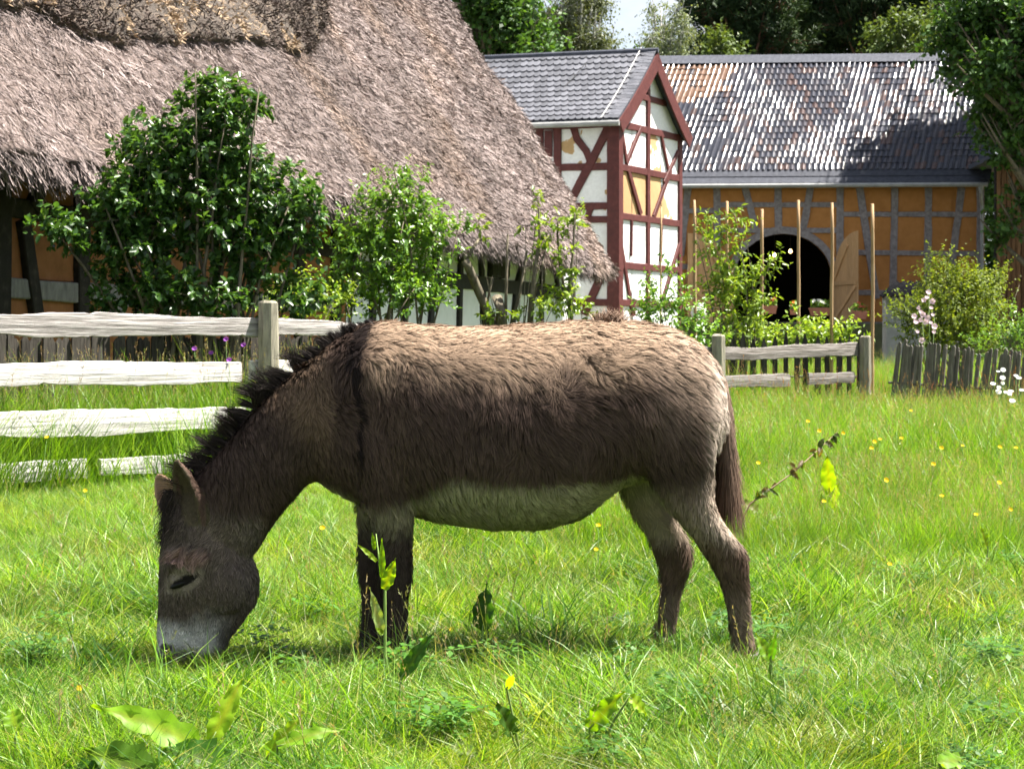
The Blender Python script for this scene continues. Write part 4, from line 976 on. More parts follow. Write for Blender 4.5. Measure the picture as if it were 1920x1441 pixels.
# pruned elder: stout cut stems with young shoots
el = bush('pruned_elder', 'pruned elder with bare cut stems and young leafy shoots', 'bush', gp(990, 20.5),
     [(1035, 430, 20.5, 26, 14), (1010, 372, 20.5, 10, 12), (1075, 425, 20.6, 22, 22), (1082, 388, 20.6, 10, 8), (893, 425, 20.4, 16, 10), (1020, 470, 20.5, 26, 20), (1045, 560, 20.4, 44, 28), (985, 420, 20.5, 14, 8), (1090, 580, 20.4, 24, 14), (1065, 500, 20.4, 16, 30), (935, 592, 20.3, 30, 10), (990, 580, 20.3, 34, 14)],
     .075, G3, 'bark', twigs=11, per=7, stems=2, stemr=.010, aspect=.5, spread=.35, twigl=(.06, .16), depth=.6)
m = MB()
for pts, r0, r1 in (([(930, 640), (918, 590), (895, 540), (878, 500), (872, 488)], .055, .045), ([(872, 492), (885, 468), (900, 445)], .02, .014), ([(943, 640), (940, 590), (932, 558)], .06, .06), ([(946, 640), (949, 540), (952, 440)], .022, .012),
                    ([(955, 620), (975, 550), (988, 470)], .02, .012), ([(992, 640), (997, 560), (1004, 500), (1012, 450), (1010, 390)], .038, .010), ([(1010, 620), (1016, 540), (1018, 480)], .012, .008), ([(1062, 560), (1050, 500), (1045, 440), (1046, 415)], .016, .010),
                    ([(1068, 620), (1066, 540), (1075, 470), (1078, 400)], .02, .008), ([(905, 620), (918, 545), (924, 520)], .014, .012), ([(1052, 490), (1062, 505)], .01, .008)):
    P3 = [P(u, v, 20.5 + .1 * math.sin(u)) for u, v in pts]; m.tube(P3, [r0 + (r1 - r0) * i / (len(P3) - 1) for i in range(len(P3))], 7)
m.build('cut_stems', M['bark'], el, True)
# shrub by the tower foot, young elder before the doorway, box-like bush and others
bush('currant_bush', 'small bright shrub below the white tower gable', 'bush', gp(1235, 24), [(1240, 560, 24, 40, 35), (1255, 510, 24, 14, 16), (1215, 590, 24, 35, 25), (1280, 590, 24, 45, 30), (1275, 535, 24, 10, 10), (1310, 625, 23.8, 50, 28)],
     .06, G2, 'bark', twigs=30, per=9, stems=10, stemr=.010, aspect=.55, upness=.6, twigl=(.12, .3))
bush('young_elder', 'young bright green elder climbing between the garden stakes', 'bush', gp(1385, 25), [(1378, 400, 25, 16, 14), (1345, 470, 25, 26, 40), (1312, 420, 25, 16, 14), (1305, 440, 25, 14, 12), (1385, 450, 25, 16, 30), (1385, 530, 25, 48, 34), (1430, 510, 25, 26, 14), (1445, 495, 25, 14, 10), (1390, 590, 25, 55, 34), (1350, 560, 25, 30, 40), (1360, 630, 24.8, 55, 20)],
     .085, G3, 'bark', twigs=24, per=9, stems=12, stemr=.013, aspect=.42, upness=.3, twigl=(.12, .28))
bush('box_bush', 'arching yellow-green bush behind the leaning picket fence', 'bush', gp(1790, 27), [(1790, 580, 27, 85, 60), (1770, 520, 27, 25, 28), (1815, 540, 27, 28, 24), (1850, 545, 27, 30, 20), (1875, 528, 27, 14, 8), (1720, 600, 26.8, 40, 22), (1695, 592, 26.8, 20, 10), (1790, 630, 26.8, 95, 30), (1762, 495, 27, 10, 10)],
     .05, [(.07, .12, .016), (.15, .22, .025), (.25, .32, .04), (.34, .40, .07)], 'bark', twigs=120, per=13, stems=16, stemr=.014, aspect=.5, upness=.55, twigl=(.14, .4), lmat='small_leaf')
bush('garden_shrub', 'low green garden shrub at the far end of the leaning pickets', 'bush', gp(1895, 25), [(1890, 640, 25, 50, 26), (1850, 655, 24.6, 40, 18), (1920, 620, 25, 40, 40)], .05, G2, 'bark', twigs=46, per=10, stems=8, stemr=.010)
bush('bean_plants', 'bright green vegetable plants growing along the pointed pickets', 'plant', gp(1500, 25.6), [(1430, 640, 25.6, 30, 20), (1480, 645, 25.6, 36, 14), (1530, 630, 25.6, 30, 20), (1580, 640, 25.6, 30, 18), (1545, 655, 25.6, 60, 12), (1440, 660, 25.6, 60, 12), (1500, 615, 25.6, 8, 12)],
     .09, G3, 'bark', twigs=30, per=8, stems=8, stemr=.008, aspect=.4, upness=.8)
# hollyhock: pale pink blooms on stalks
hb = gp(1738, 25.8); hol = empty('hollyhock', hb, 'tall hollyhock with pale pink blooms before the grey shed', 'flower')
m = MB()
for (u, v) in ((1742, 545), (1728, 590), (1752, 600), (1722, 640)):
    e_ = P(u, v - 6, 25.8); m.tube([Vector(hb), Vector(hb).lerp(e_, .5) + Vector((.02, 0, 0)), e_], [.010, .008, .004], 5)
me = m.mesh('stalk', True); set_col(me, np.tile(np.array([.10, .16, .04]), (len(me.vertices), 1))); tag(obj('stalks', me, M['stem'], hol), kind='stuff')
def flower_mesh(name, r, col, ncol, np_=5, cup=.35, rw=.9):
    V = []; Fs = []; C = []
    for k in range(np_):
        a = 2 * math.pi * k / np_; d = Vector((math.cos(a), math.sin(a), 0)); s_ = Vector((-math.sin(a), math.cos(a), 0)); b = len(V)
        wv = r * math.tan(math.pi / np_) * rw
        V += [Vector((0, 0, 0)), d * r * .6 + s_ * wv * .8 + Vector((0, 0, r * cup * .4)), d * r + s_ * wv * .45 + Vector((0, 0, r * cup)), d * r - s_ * wv * .45 + Vector((0, 0, r * cup)), d * r * .6 - s_ * wv * .8 + Vector((0, 0, r * cup * .4))]
        Fs += [(b, b + 1, b + 2, b + 3, b + 4)]; C += [col] * 5
    b = len(V); k = 6
    for i in range(k):
        a = 2 * math.pi * i / k; V.append(Vector((math.cos(a) * r * .26, math.sin(a) * r * .26, r * .06)))
    V.append(Vector((0, 0, r * .22))); C += [ncol] * (k + 1)
    Fs += [(b + i, b + (i + 1) % k, b + k) for i in range(k)]
    m = MB(); m.add(V, Fs); me = m.mesh(name); set_col(me, np.array(C)); me.materials.append(M['petal']); return me
hm = flower_mesh('bloom', .036, (.74, .55, .63), (.75, .65, .35))
for (u, v) in ((1741, 548), (1738, 558), (1732, 563), (1748, 565), (1722, 577), (1726, 584), (1746, 577), (1730, 590), (1739, 596), (1745, 605), (1752, 612), (1735, 604), (1726, 600), (1749, 590), (1751, 622), (1714, 593), (1720, 622), (1728, 638), (1717, 604)):
    p = P(u, v, 25.7 + random.uniform(-.06, .06)); inst('bloom', hm, Matrix.Translation(p) @ Matrix.Rotation(R(random.uniform(40, 90)), 4, 'X') @ Matrix.Rotation(random.uniform(0, 6), 4, 'Z') @ Matrix.Scale(random.uniform(.7, 1.2), 4), hol)
# white daisies by the picket fence
dm = flower_mesh('head', .025, (.80, .80, .78), (.7, .5, .05), 9, .05, 1.1)
def stalk_obj(a, b, r, parent, c=(.10, .18, .04)):
    m = MB(); mid = (a + b) / 2 + Vector((random.uniform(-.02, .02), random.uniform(-.02, .02), 0)); m.tube([a, mid, b], [r, r * .8, r * .6], 4)
    me = m.mesh('stalk', True); set_col(me, np.tile(np.array(c), (len(me.vertices), 1))); return obj('stalk', me, M['stem'], parent)
for (u, v, d) in ((1881, 693, 18.6), (1872, 696, 18.6), (1880, 708, 18.4), (1905, 704, 18.5), (1862, 719, 18.3), (1880, 718, 18.4), (1873, 726, 18.3), (1886, 735, 18.2), (1895, 733, 18.2), (1916, 731, 18.4), (1898, 751, 18.0), (1872, 734, 18.3), (1910, 708, 18.6), (1893, 738, 18.1)):
    p = P(u, v, d); g_ = gz(p.x, p.y); r = empty('daisy', (p.x, p.y, g_), 'white daisy on a tall stalk beside the leaning pickets', 'flower', 'white daisies by the pickets')
    stalk_obj(Vector((p.x + random.uniform(-.05, .05), p.y, g_)), p, .004, r)
    inst('head', dm, Matrix.Translation(p) @ Matrix.Rotation(R(random.uniform(20, 60)), 4, 'X') @ Matrix.Rotation(random.uniform(0, 6), 4, 'Z') @ Matrix.Scale(random.uniform(.8, 1.25), 4), r)
# terracotta planters on the terrace
def planter(u0, u1, v0, v1, d, label, flowers):
    a, b = P(u0, v1, d), P(u1, v0, d); w_ = (b.x - a.x) / 2; h = b.z - a.z; c = Vector(((a.x + b.x) / 2, d, a.z)); r = empty('planter', tuple(c), label, 'planter', 'terracotta planters')
    m = MB(); V = []; Fs = []
    for (k, z) in ((.82, 0), (.97, h * .8), (1.05, h * .8), (1.05, h), (.92, h), (.88, h * .75)):
        V += [c + Vector((sx * w_ * k, sy * .16 * k, z)) for sx, sy in ((-1, -1), (1, -1), (1, 1), (-1, 1))]
    for i in range(5):
        for k in range(4): Fs.append((i * 4 + k, i * 4 + (k + 1) % 4, i * 4 + 4 + (k + 1) % 4, i * 4 + 4 + k))
    Fs += [(3, 2, 1, 0), (20, 21, 22, 23)]
    m.add(V, Fs); m.build('box', M['terracotta'], r)
    n = 90; p0 = np.array(c) + np.stack([rng.uniform(-1, 1, n) * w_ * .9, rng.uniform(-1, 1, n) * .14, h + rng.uniform(0, .22, n)], 1)
    tag(obj('leaves', leaf_mesh('leaves', leaf_arrays(p0, rvec(n) + np.array([0, 0, .4]), rvec(n) + np.array([0, 0, 1]), rng.uniform(.08, .14, n), rng.uniform(.05, .09, n)), leafcols(n, G2)), M['leaf'], r), kind='stuff')
    fm = flower_mesh('bloom', .05, flowers, (.6, .4, .1))
    for i in range(6): inst('bloom', fm, Matrix.Translation(c + Vector((random.uniform(-1, 1) * w_ * .8, random.uniform(-.16, .05), h + random.uniform(.12, .26)))) @ Matrix.Rotation(R(60), 4, 'X'), r)
planter(1432, 1456, 573, 588, 64.0, 'terracotta planter with red flowers at the left of the doorway', (.55, .04, .04))
planter(1482, 1493, 580, 590, 64.0, 'smallest terracotta pot with orange flowers in mid doorway', (.7, .2, .02))
planter(1518, 1556, 577, 592, 64.0, 'long terracotta planter with white flowers before the open door', (.8, .8, .75))
planter(1600, 1625, 583, 598, 64.0, 'terracotta planter with little greenery under the door leaf', (.6, .1, .08))
planter(1274, 1292, 562, 580, 63.9, 'terracotta pot beside the white tower corner', (.6, .1, .08))
# white stoneware jar on the terrace, seen over the shrubs
p = P(1310, 592, 63.8); m = MB(); m.tube([p + Vector((0, 0, z)) for z in (-.1, -.05, .1, .25, .36, .42)], [.14, .22, .27, .24, .14, .17], 14); tag(m.build('stoneware_jar', M['white_plaster'], None, True), 'white round jar on the terrace behind the shrubs', 'jar')

# ================================================================== trees
def tree(name, label, u, d, base_r, clumps, lsize, pal, barkm, lmat, group='trees behind the buildings', twigs=40, per=9, aspect=.6, twigl=(.4, 1.0), limbs=None, upness=.2, droopf=.2, shell=.5, leafname='crown', trunk_top=None):
    x = X(u, d); root = empty(name, (x, d, gz(x, d)), label, 'tree', group)
    LA = []; LC = []; tot = sum(c[3] * c[4] for c in clumps); wood = MB()
    tt = trunk_top or (u, min(c[1] for c in clumps)); tp = P(tt[0], tt[1], d); bs = Vector((x, d, gz(x, d) - .2))
    n = 12; tr = [bs.lerp(tp, i / (n - 1)) + Vector((math.sin(i * .9 + u) * base_r * .5, math.cos(i * 1.3) * base_r * .3, 0)) for i in range(n)]
    wood.tube(tr, [base_r * (1 - .85 * i / (n - 1)) for i in range(n)], 9)
    for (u_, v_, d_, ru, rv) in clumps:
        c = np.array(P(u_, v_, d_)); rx, rz_ = ru * d_ / F, rv * d_ / F; k = max(5, int(twigs * len(clumps) * ru * rv / tot))
        q = rvec(k) * (rng.random(k) ** shell)[:, None]; st = c + q * np.array([rx, rx * .9, rz_])
        td = norm(q + rng.normal(size=(k, 3)) * .5 + np.array([0, 0, upness])); tl_ = rng.uniform(*twigl, k)
        f = rng.random((k, per, 1)); pp = st[:, None] + td[:, None] * tl_[:, None, None] * f + rng.normal(size=(k, per, 3)) * .10 * tl_[:, None, None]
        pp = pp.reshape(-1, 3); nn_ = k * per
        dirs = norm(np.repeat(td, per, 0) * .6 + rng.normal(size=(nn_, 3)) * .7 + np.array([0, 0, -droopf]))
        nrm = norm(np.array([0, 0, .8]) + np.repeat(q, per, 0) * .8 + rng.normal(size=(nn_, 3)) * .5)
        sz = lsize * rng.uniform(.6, 1.3, nn_); LA.append((pp, dirs, nrm, sz))
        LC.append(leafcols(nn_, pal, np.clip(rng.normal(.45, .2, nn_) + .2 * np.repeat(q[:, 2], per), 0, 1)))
        # limb
        a = tr[min(n - 2, max(2, int(n * (.25 + .6 * random.random()))))]
        hz = np.clip((c[2] - bs.z) / max(.1, tp.z - bs.z) * (n - 1) - 2, 1, n - 2); a = tr[int(hz)]
        e_ = Vector(c); wood.tube([a, a.lerp(e_, .5) + Vector((0, 0, .3)), e_, e_ + (e_ - a) * .25], [base_r * .32, base_r * .2, base_r * .1, base_r * .03], 6, False)
        for i in range(0, k, 3):
            s1 = Vector(st[i]); wood.tube([e_.lerp(s1, .15), s1, s1 + Vector(td[i]) * tl_[i] * .7], [base_r * .07, base_r * .04, base_r * .015], 4, False)
    wood.build('trunk', M[barkm], root, True)
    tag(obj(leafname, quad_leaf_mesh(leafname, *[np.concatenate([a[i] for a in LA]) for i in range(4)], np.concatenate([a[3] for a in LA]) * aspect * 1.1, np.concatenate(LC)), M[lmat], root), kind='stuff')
    return root
def cl(cu, cv, su, sv, n, d, r0, r1, seed):
    q = random.Random(seed); return [(cu + q.uniform(-su, su), cv + q.uniform(-sv, sv), d + q.uniform(-1.5, 1.5), q.uniform(r0, r1), q.uniform(r0, r1) * .7) for _ in range(n)]
TG = [(.018, .04, .010), (.035, .085, .016), (.065, .14, .024), (.10, .19, .035)]
BG = [(.06, .085, .035), (.10, .13, .055), (.15, .18, .08), (.19, .22, .10)]
TG2 = [(.05, .085, .02), (.085, .14, .03), (.13, .19, .045), (.17, .23, .06)]
PG = [(.014, .030, .011), (.026, .052, .017), (.045, .080, .025), (.075, .115, .035)]
tree('maple_tree', 'dense green broadleaf tree just behind the thatched roof', 900, 62, .35, cl(905, 20, 95, 80, 26, 62, 20, 44, 1) + cl(960, 70, 60, 40, 8, 61, 18, 34, 2), .19, TG, 'bark', 'far_leaf', twigs=34, per=14, twigl=(.4, 1.1))
tree('birch_tree', 'full drooping birch standing above the tower roof', 1090, 74, .22, cl(1085, 10, 32, 80, 20, 74, 14, 28, 3) + cl(1120, 70, 26, 30, 6, 74, 10, 20, 4) + cl(1045, 60, 24, 40, 7, 74, 12, 22, 5), .12, BG, 'birch_bark', 'far_leaf', twigs=44, per=18, twigl=(.4, 1.2), upness=-.9, droopf=.8, aspect=.55)
tree('slender_birch', 'slender thin-leaved birch between tower apex and pines', 1236, 78, .16, cl(1236, 75, 28, 45, 12, 78, 8, 18, 6) + cl(1228, 30, 8, 18, 3, 78, 5, 9, 7) + cl(1280, 60, 18, 40, 7, 78, 8, 16, 8), .11, [(.08, .11, .06), (.13, .17, .09), (.18, .22, .12), (.22, .26, .14)], 'birch_bark', 'far_leaf', twigs=26, per=12, twigl=(.4, 1.1), upness=-.7, droopf=.8)
for (u, d, sd, su, nm) in ((1395, 84, 11, 85, 'dark pine with open lower boughs next to the slender birch'), (1530, 88, 12, 90, 'broad dark pine behind the middle of the barn ridge'), (1670, 86, 13, 100, 'dark pine partly hidden by the leafy tree beside the barn')):
    tree('pine_tree', nm, u, d, .4, cl(u, 40, su, 60, 40, d, 22, 46, sd) + cl(u, -120, su * .8, 80, 10, d, 30, 50, sd + 50), .26, PG, 'pine_bark', 'needle', 'pines behind the barn', twigs=52, per=24, aspect=.2, twigl=(.3, .9), droopf=-.2, upness=.4)
for (u, d, sd, nm) in ((1900, 96, 40, 'dark green tree filling the gap between barn and board shed'), (2100, 90, 41, 'dark green tree standing behind the board shed'), (1215, 100, 42, 'distant green tree showing low between tower and barn')):
    tree('background_tree', nm, u, d, .35, cl(u, 380, 90, 260, 38, d, 45, 75, sd) if sd < 42 else cl(u, 330, 50, 200, 10, d, 30, 50, sd), .35, TG, 'bark', 'far_leaf', 'trees behind the buildings', twigs=30, per=16, twigl=(.5, 1.4))
tree('young_maple', 'light green young tree showing over the barn ridge beside the birch', 1345, 80, .1, cl(1348, 95, 20, 14, 6, 80, 10, 16, 20), .2, TG2, 'bark', 'far_leaf', twigs=24, per=12)
tree('young_oak', 'light green treetop over the right half of the barn ridge', 1690, 80, .15, cl(1700, 70, 50, 28, 12, 80, 14, 26, 21), .2, TG2, 'bark', 'far_leaf', twigs=26, per=12)
tree('oak_tree', 'big dark oak overhanging the right end of the barn', 2010, 61, .55,
     cl(1860, 60, 70, 70, 28, 62.5, 26, 44, 30) + cl(1880, 150, 50, 110, 14, 61.5, 24, 40, 37) + cl(1880, 200, 34, 70, 12, 62, 18, 32, 31) + cl(1895, 330, 22, 80, 9, 61.5, 14, 26, 32) + cl(1980, 100, 60, 200, 18, 61, 34, 60, 33) + cl(1930, -150, 120, 130, 26, 70, 36, 64, 34) + cl(1990, 60, 60, 120, 12, 68, 34, 54, 35) + [(1800, 110, 62, 26, 18), (1830, 140, 62, 30, 20), (1846, 250, 62, 14, 10), (1872, 450, 61.5, 18, 20), (1900, 420, 61, 18, 26)],
     .20, TG, 'bark', 'far_leaf', 'trees behind the buildings', twigs=34, per=15, twigl=(.4, 1.0), trunk_top=(1990, -250))
# ================================================================== donkey
DD = 6.55; K0 = F / DD
dk = empty('donkey', (0, DD, 0), 'shaggy brown donkey grazing with its head down in the grass', 'donkey')
def kx(u, y=0): return (u - 960) * (DD + y) / F
def kz(v, y=0): return HC + (VH - v) * (DD + y) / F
class Loft:
    def __init__(s): s.v = []; s.f = []
    def loft(s, secs, n=28):
        """secs: (centre Vector, axis1 Vector(half), axis2 Vector(half), exponent, egg)"""
        b = len(s.v)
        for (c, a1, a2, ex, egg) in secs:
            for k in range(n):
                t = 2 * math.pi * k / n; ct, st = math.cos(t), math.sin(t)
                x = math.copysign(abs(ct) ** (2 / ex), ct); y = math.copysign(abs(st) ** (2 / ex), st)
                s.v.append(c + a1 * x + a2 * y * (1 - egg * x))
        m = len(secs)
        for i in range(m - 1):
            for k in range(n): s.f.append((b + i * n + k, b + i * n + (k + 1) % n, b + (i + 1) * n + (k + 1) % n, b + (i + 1) * n + k))
        s.f.append(tuple(b + k for k in range(n - 1, -1, -1))); s.f.append(tuple(b + (m - 1) * n + k for k in range(n)))
lo = Loft(); SH = 7   # pixels left for the coat
def interp_secs(rows, n):
    rows = np.array(rows, float); t = np.arange(len(rows)); tt = np.linspace(0, len(rows) - 1, n); out = []
    for i in range(rows.shape[1]):
        # Catmull-Rom
        p = rows[:, i]; r = []
        for x in tt:
            k = min(int(x), len(p) - 2); f = x - k; p0, p1, p2, p3 = p[max(k - 1, 0)], p[k], p[k + 1], p[min(k + 2, len(p) - 1)]
            r.append(.5 * (2 * p1 + (p2 - p0) * f + (2 * p0 - 5 * p1 + 4 * p2 - p3) * f * f + (3 * p1 - p0 - 3 * p2 + p3) * f ** 3))
        out.append(r)
    return np.array(out).T
body = [(584, 740, 880, .07), (605, 690, 912, .13), (635, 640, 930, .17), (665, 612, 944, .20), (700, 600, 955, .22), (760, 601, 966, .25), (830, 606, 983, .285), (900, 608, 993, .31), (960, 608, 996, .32),
        (1030, 604, 991, .315), (1090, 598, 970, .295), (1140, 595, 932, .275), (1190, 601, 905, .26), (1240, 611, 898, .25), (1290, 628, 893, .23), (1325, 655, 875, .19), (1346, 690, 835, .13), (1357, 730, 790, .06)]
secs = []
for (u, t, b, w_) in interp_secs(body, 46):
    t += SH; b -= SH; c = Vector((kx(u), 0, kz((t + b) / 2))); secs.append((c, Vector((0, 0, (kz(t) - kz(b)) / 2)), Vector((0, w_ - .012, 0)), 2.15, .13))
lo.loft(secs, 36)
neck = [(715, 640, 650, 930, .185), (690, 603, 628, 925, .165), (640, 624, 600, 905, .15), (590, 664, 574, 912, .13), (540, 704, 545, 945, .118), (500, 738, 520, 972, .11), (455, 788, 500, 1003, .104), (415, 833, 488, 1030, .10), (372, 880, 472, 1050, .095), (340, 925, 445, 1055, .085)]
secs = []
for (ua, va, ub, vb, w_) in interp_secs(neck, 26):
    A = Vector((kx(ua), 0, kz(va))); B = Vector((kx(ub), 0, kz(vb))); h = (A - B) / 2; sh = h.normalized() * (SH / K0); secs.append(((A + B) / 2, h - sh, Vector((0, w_ - .01, 0)), 2.1, .12))
lo.loft(secs, 32)
head = [(342, 922, 415, 985, .06), (316, 958, 462, 1030, .088), (304, 1005, 483, 1066, .100), (299, 1045, 488, 1096, .104), (297, 1085, 484, 1124, .098), (296, 1125, 466, 1152, .083), (294, 1160, 446, 1180, .073), (292, 1192, 432, 1204, .069), (292, 1218, 424, 1226, .065), (298, 1238, 408, 1243, .052), (318, 1250, 385, 1252, .025)]
secs = []
for (ua, va, ub, vb, w_) in interp_secs(head, 30):
    A = Vector((kx(ua), 0, kz(va))); B = Vector((kx(ub), 0, kz(vb))); h = (A - B) / 2; sh = h.normalized() * (3 / K0); secs.append(((A + B) / 2, h - sh, Vector((0, w_ - .006, 0)), 2.35, -.10))
lo.loft(secs, 30)
def leg(rows, y0, shr=4):
    secs = []
    for (v, ua, ub, yc, hy) in interp_secs(rows, 44):
        x0, x1 = kx(ua + shr, yc), kx(ub - shr, yc); secs.append((Vector(((x0 + x1) / 2, yc, kz(v, yc))), Vector(((x1 - x0) / 2, 0, 0)), Vector((0, hy - .006, 0)), 2.2, 0))
    lo.loft(secs, 20)
leg([(690, 1195, 1340, -.11, .09), (760, 1180, 1350, -.13, .115), (830, 1186, 1344, -.145, .115), (880, 1202, 1338, -.145, .10), (930, 1235, 1340, -.145, .082), (970, 1266, 1352, -.145, .068), (1005, 1296, 1378, -.145, .058), (1035, 1318, 1402, -.145, .053), (1060, 1332, 1406, -.145, .048),
     (1090, 1347, 1406, -.145, .041), (1130, 1358, 1408, -.145, .037), (1175, 1366, 1410, -.145, .037), (1210, 1370, 1416, -.145, .042), (1232, 1374, 1422, -.145, .043), (1249, 1378, 1424, -.145, .045)], -.145)
leg([(840, 1130, 1260, .12, .09), (890, 1148, 1256, .135, .085), (930, 1163, 1258, .14, .078), (965, 1182, 1268, .14, .068), (1000, 1206, 1288, .14, .058), (1035, 1221, 1302, .14, .053), (1060, 1230, 1300, .14, .048),
     (1090, 1234, 1288, .14, .041), (1130, 1232, 1278, .14, .037), (1175, 1226, 1270, .14, .037), (1202, 1216, 1268, .14, .042), (1222, 1209, 1268, .14, .045)], .14)
leg([(760, 640, 800, -.12, .09), (830, 645, 795, -.135, .105), (890, 660, 787, -.135, .10), (935, 676, 781, -.135, .085), (975, 692, 778, -.135, .068), (1020, 705, 775, -.135, .056), (1060, 707, 775, -.135, .052), (1085, 708, 774, -.135, .051), (1115, 714, 768, -.135, .042), (1155, 717, 765, -.135, .037), (1190, 717, 766, -.135, .037), (1215, 712, 769, -.135, .043), (1233, 710, 770, -.135, .044), (1249, 708, 774, -.135, .048)], -.135)
leg([(860, 650, 770, .12, .09), (930, 662, 755, .12, .075), (980, 667, 740, .12, .06), (1040, 667, 730, .12, .052), (1080, 668, 730, .12, .05), (1110, 673, 722, .12, .041), (1160, 674, 718, .12, .037), (1195, 668, 717, .12, .042), (1215, 661, 716, .12, .044), (1226, 657, 716, .12, .047)], .12)
# brow ridge (both sides), jowls, nostril rim, lips
def blob(c, r, n=12):
    secs = []
    for i in range(1, 9):
        t = math.pi * i / 9; secs.append((Vector(c) + Vector((0, 0, r[2] * math.cos(t))), Vector((r[0] * math.sin(t), 0, 0)), Vector((0, r[1] * math.sin(t), 0)), 2, 0))
    lo.loft(secs, n)
for sg in (-1, 1):
    blob((kx(345), sg * .080, kz(1056)), (.048, .026, .024)); blob((kx(345), sg * .080, kz(1082)), (.036, .020, .026)); blob((kx(430), sg * .072, kz(1095)), (.075, .034, .085))
    blob((kx(318), sg * .045, kz(1215)), (.035, .028, .035)); blob((kx(700), sg * .15, kz(760)), (.10, .06, .20))
# ears: cupped shells
def ear(B, T, opn, wmax, y=0):
    B = Vector(B); T = Vector(T); ax = (T - B); o = Vector(opn).normalized(); a = ax.cross(o).normalized(); o = a.cross(ax).normalized()
    ns_, ntt_ = 16, 15; O = []; I = []
    for i in range(ns_):
        s = i / (ns_ - 1); w_ = wmax * (.55 + .45 * min(1, s / .4)) * (1 - max(0, (s - .45) / .55) ** 2.0 * .93); c = B + ax * s + o * (-.018 * math.sin(s * math.pi))
        for k in range(ntt_):
            f = -1 + 2 * k / (ntt_ - 1); an = f * R(105); 
            p = Vector(c) + a * (w_ * math.sin(an) * .95) + o * (w_ * .75 * (.35 - math.cos(an)))
            nn_ = (a * math.sin(an) - o * math.cos(an)).normalized()
            O.append(p + nn_ * .006); I.append(p - nn_ * .006)
    b = len(lo.v); lo.v += O + I; n = ns_ * ntt_
    for i in range(ns_ - 1):
        for k in range(ntt_ - 1):
            q = i * ntt_ + k; lo.f.append((b + q, b + q + 1, b + q + ntt_ + 1, b + q + ntt_)); lo.f.append((b + n + q, b + n + q + ntt_, b + n + q + ntt_ + 1, b + n + q + 1))
    for i in range(ns_ - 1):
        for k in (0, ntt_ - 1):
            q = i * ntt_ + k; f = (b + q, b + q + ntt_, b + n + q + ntt_, b + n + q); lo.f.append(f if k == 0 else f[::-1])
    for k in range(ntt_ - 1):
        for i in (0, ns_ - 1):
            q = i * ntt_ + k; f = (b + q, b + n + q, b + n + q + 1, b + q + 1); lo.f.append(f if i == 0 else f[::-1])
ear((kx(374), -.058, kz(996)), (kx(337), -.09, kz(858)), (-.62, -.78, -.1), .052)
ear((kx(334), .06, kz(985)), (kx(279), .13, kz(893)), (-.45, -.8, .1), .050)
me = bpy.data.meshes.new('body'); me.from_pydata([tuple(v) for v in lo.v], [], lo.f); me.update()
tmp = bpy.data.objects.new('donkey_tmp', me); COL.objects.link(tmp)
rm = tmp.modifiers.new('r', 'REMESH'); rm.mode = 'VOXEL'; rm.voxel_size = .0085; rm.use_smooth_shade = True
dg = bpy.context.evaluated_depsgraph_get(); bm_ = bpy.data.meshes.new_from_object(tmp.evaluated_get(dg)); bpy.data.objects.remove(tmp)
nv = len(bm_.vertices); BV = np.empty(nv * 3, np.float32); bm_.vertices.foreach_get('co', BV); BV = BV.reshape(-1, 3).astype(float)
ne = len(bm_.edges); EE = np.empty(ne * 2, np.int32); bm_.edges.foreach_get('vertices', EE); EE = EE.reshape(-1, 2)
deg = np.bincount(EE.ravel(), minlength=nv)[:, None]
for it in range(14):
    acc = np.zeros_like(BV); np.add.at(acc, EE[:, 0], BV[EE[:, 1]]); np.add.at(acc, EE[:, 1], BV[EE[:, 0]])
    lam = .55 if it % 2 == 0 else -.50
    small = (BV[:, 2] > kz(1000)) & (BV[:, 0] < kx(410)) & (BV[:, 2] > .45)     # keep the thin ears
    BV = BV + np.where(small[:, None], .25, 1) * lam * (acc / np.maximum(deg, 1) - BV)
def smooth_only(k):
    global BV
    for it in range(k):
        acc = np.zeros_like(BV); np.add.at(acc, EE[:, 0], BV[EE[:, 1]]); np.add.at(acc, EE[:, 1], BV[EE[:, 0]])
        fac = np.clip((BV[:, 2] - .55) / .2, 0, 1) * np.clip((BV[:, 0] - kx(480)) / .2, 0, 1)
        BV = BV + .5 * fac[:, None] * (acc / np.maximum(deg, 1) - BV)
smooth_only(40)
bm_.vertices.foreach_set('co', BV.astype(np.float32).ravel()); bm_.update()
bm_.calc_loop_triangles()
nT = len(bm_.loop_triangles); TR = np.empty(nT * 3, np.int32); bm_.loop_triangles.foreach_get('vertices', TR); TR = TR.reshape(-1, 3)
VN = np.zeros((nv, 3)); fn = np.cross(BV[TR[:, 1]] - BV[TR[:, 0]], BV[TR[:, 2]] - BV[TR[:, 0]])
for k in range(3): np.add.at(VN, TR[:, k], fn)
VN = norm(VN)

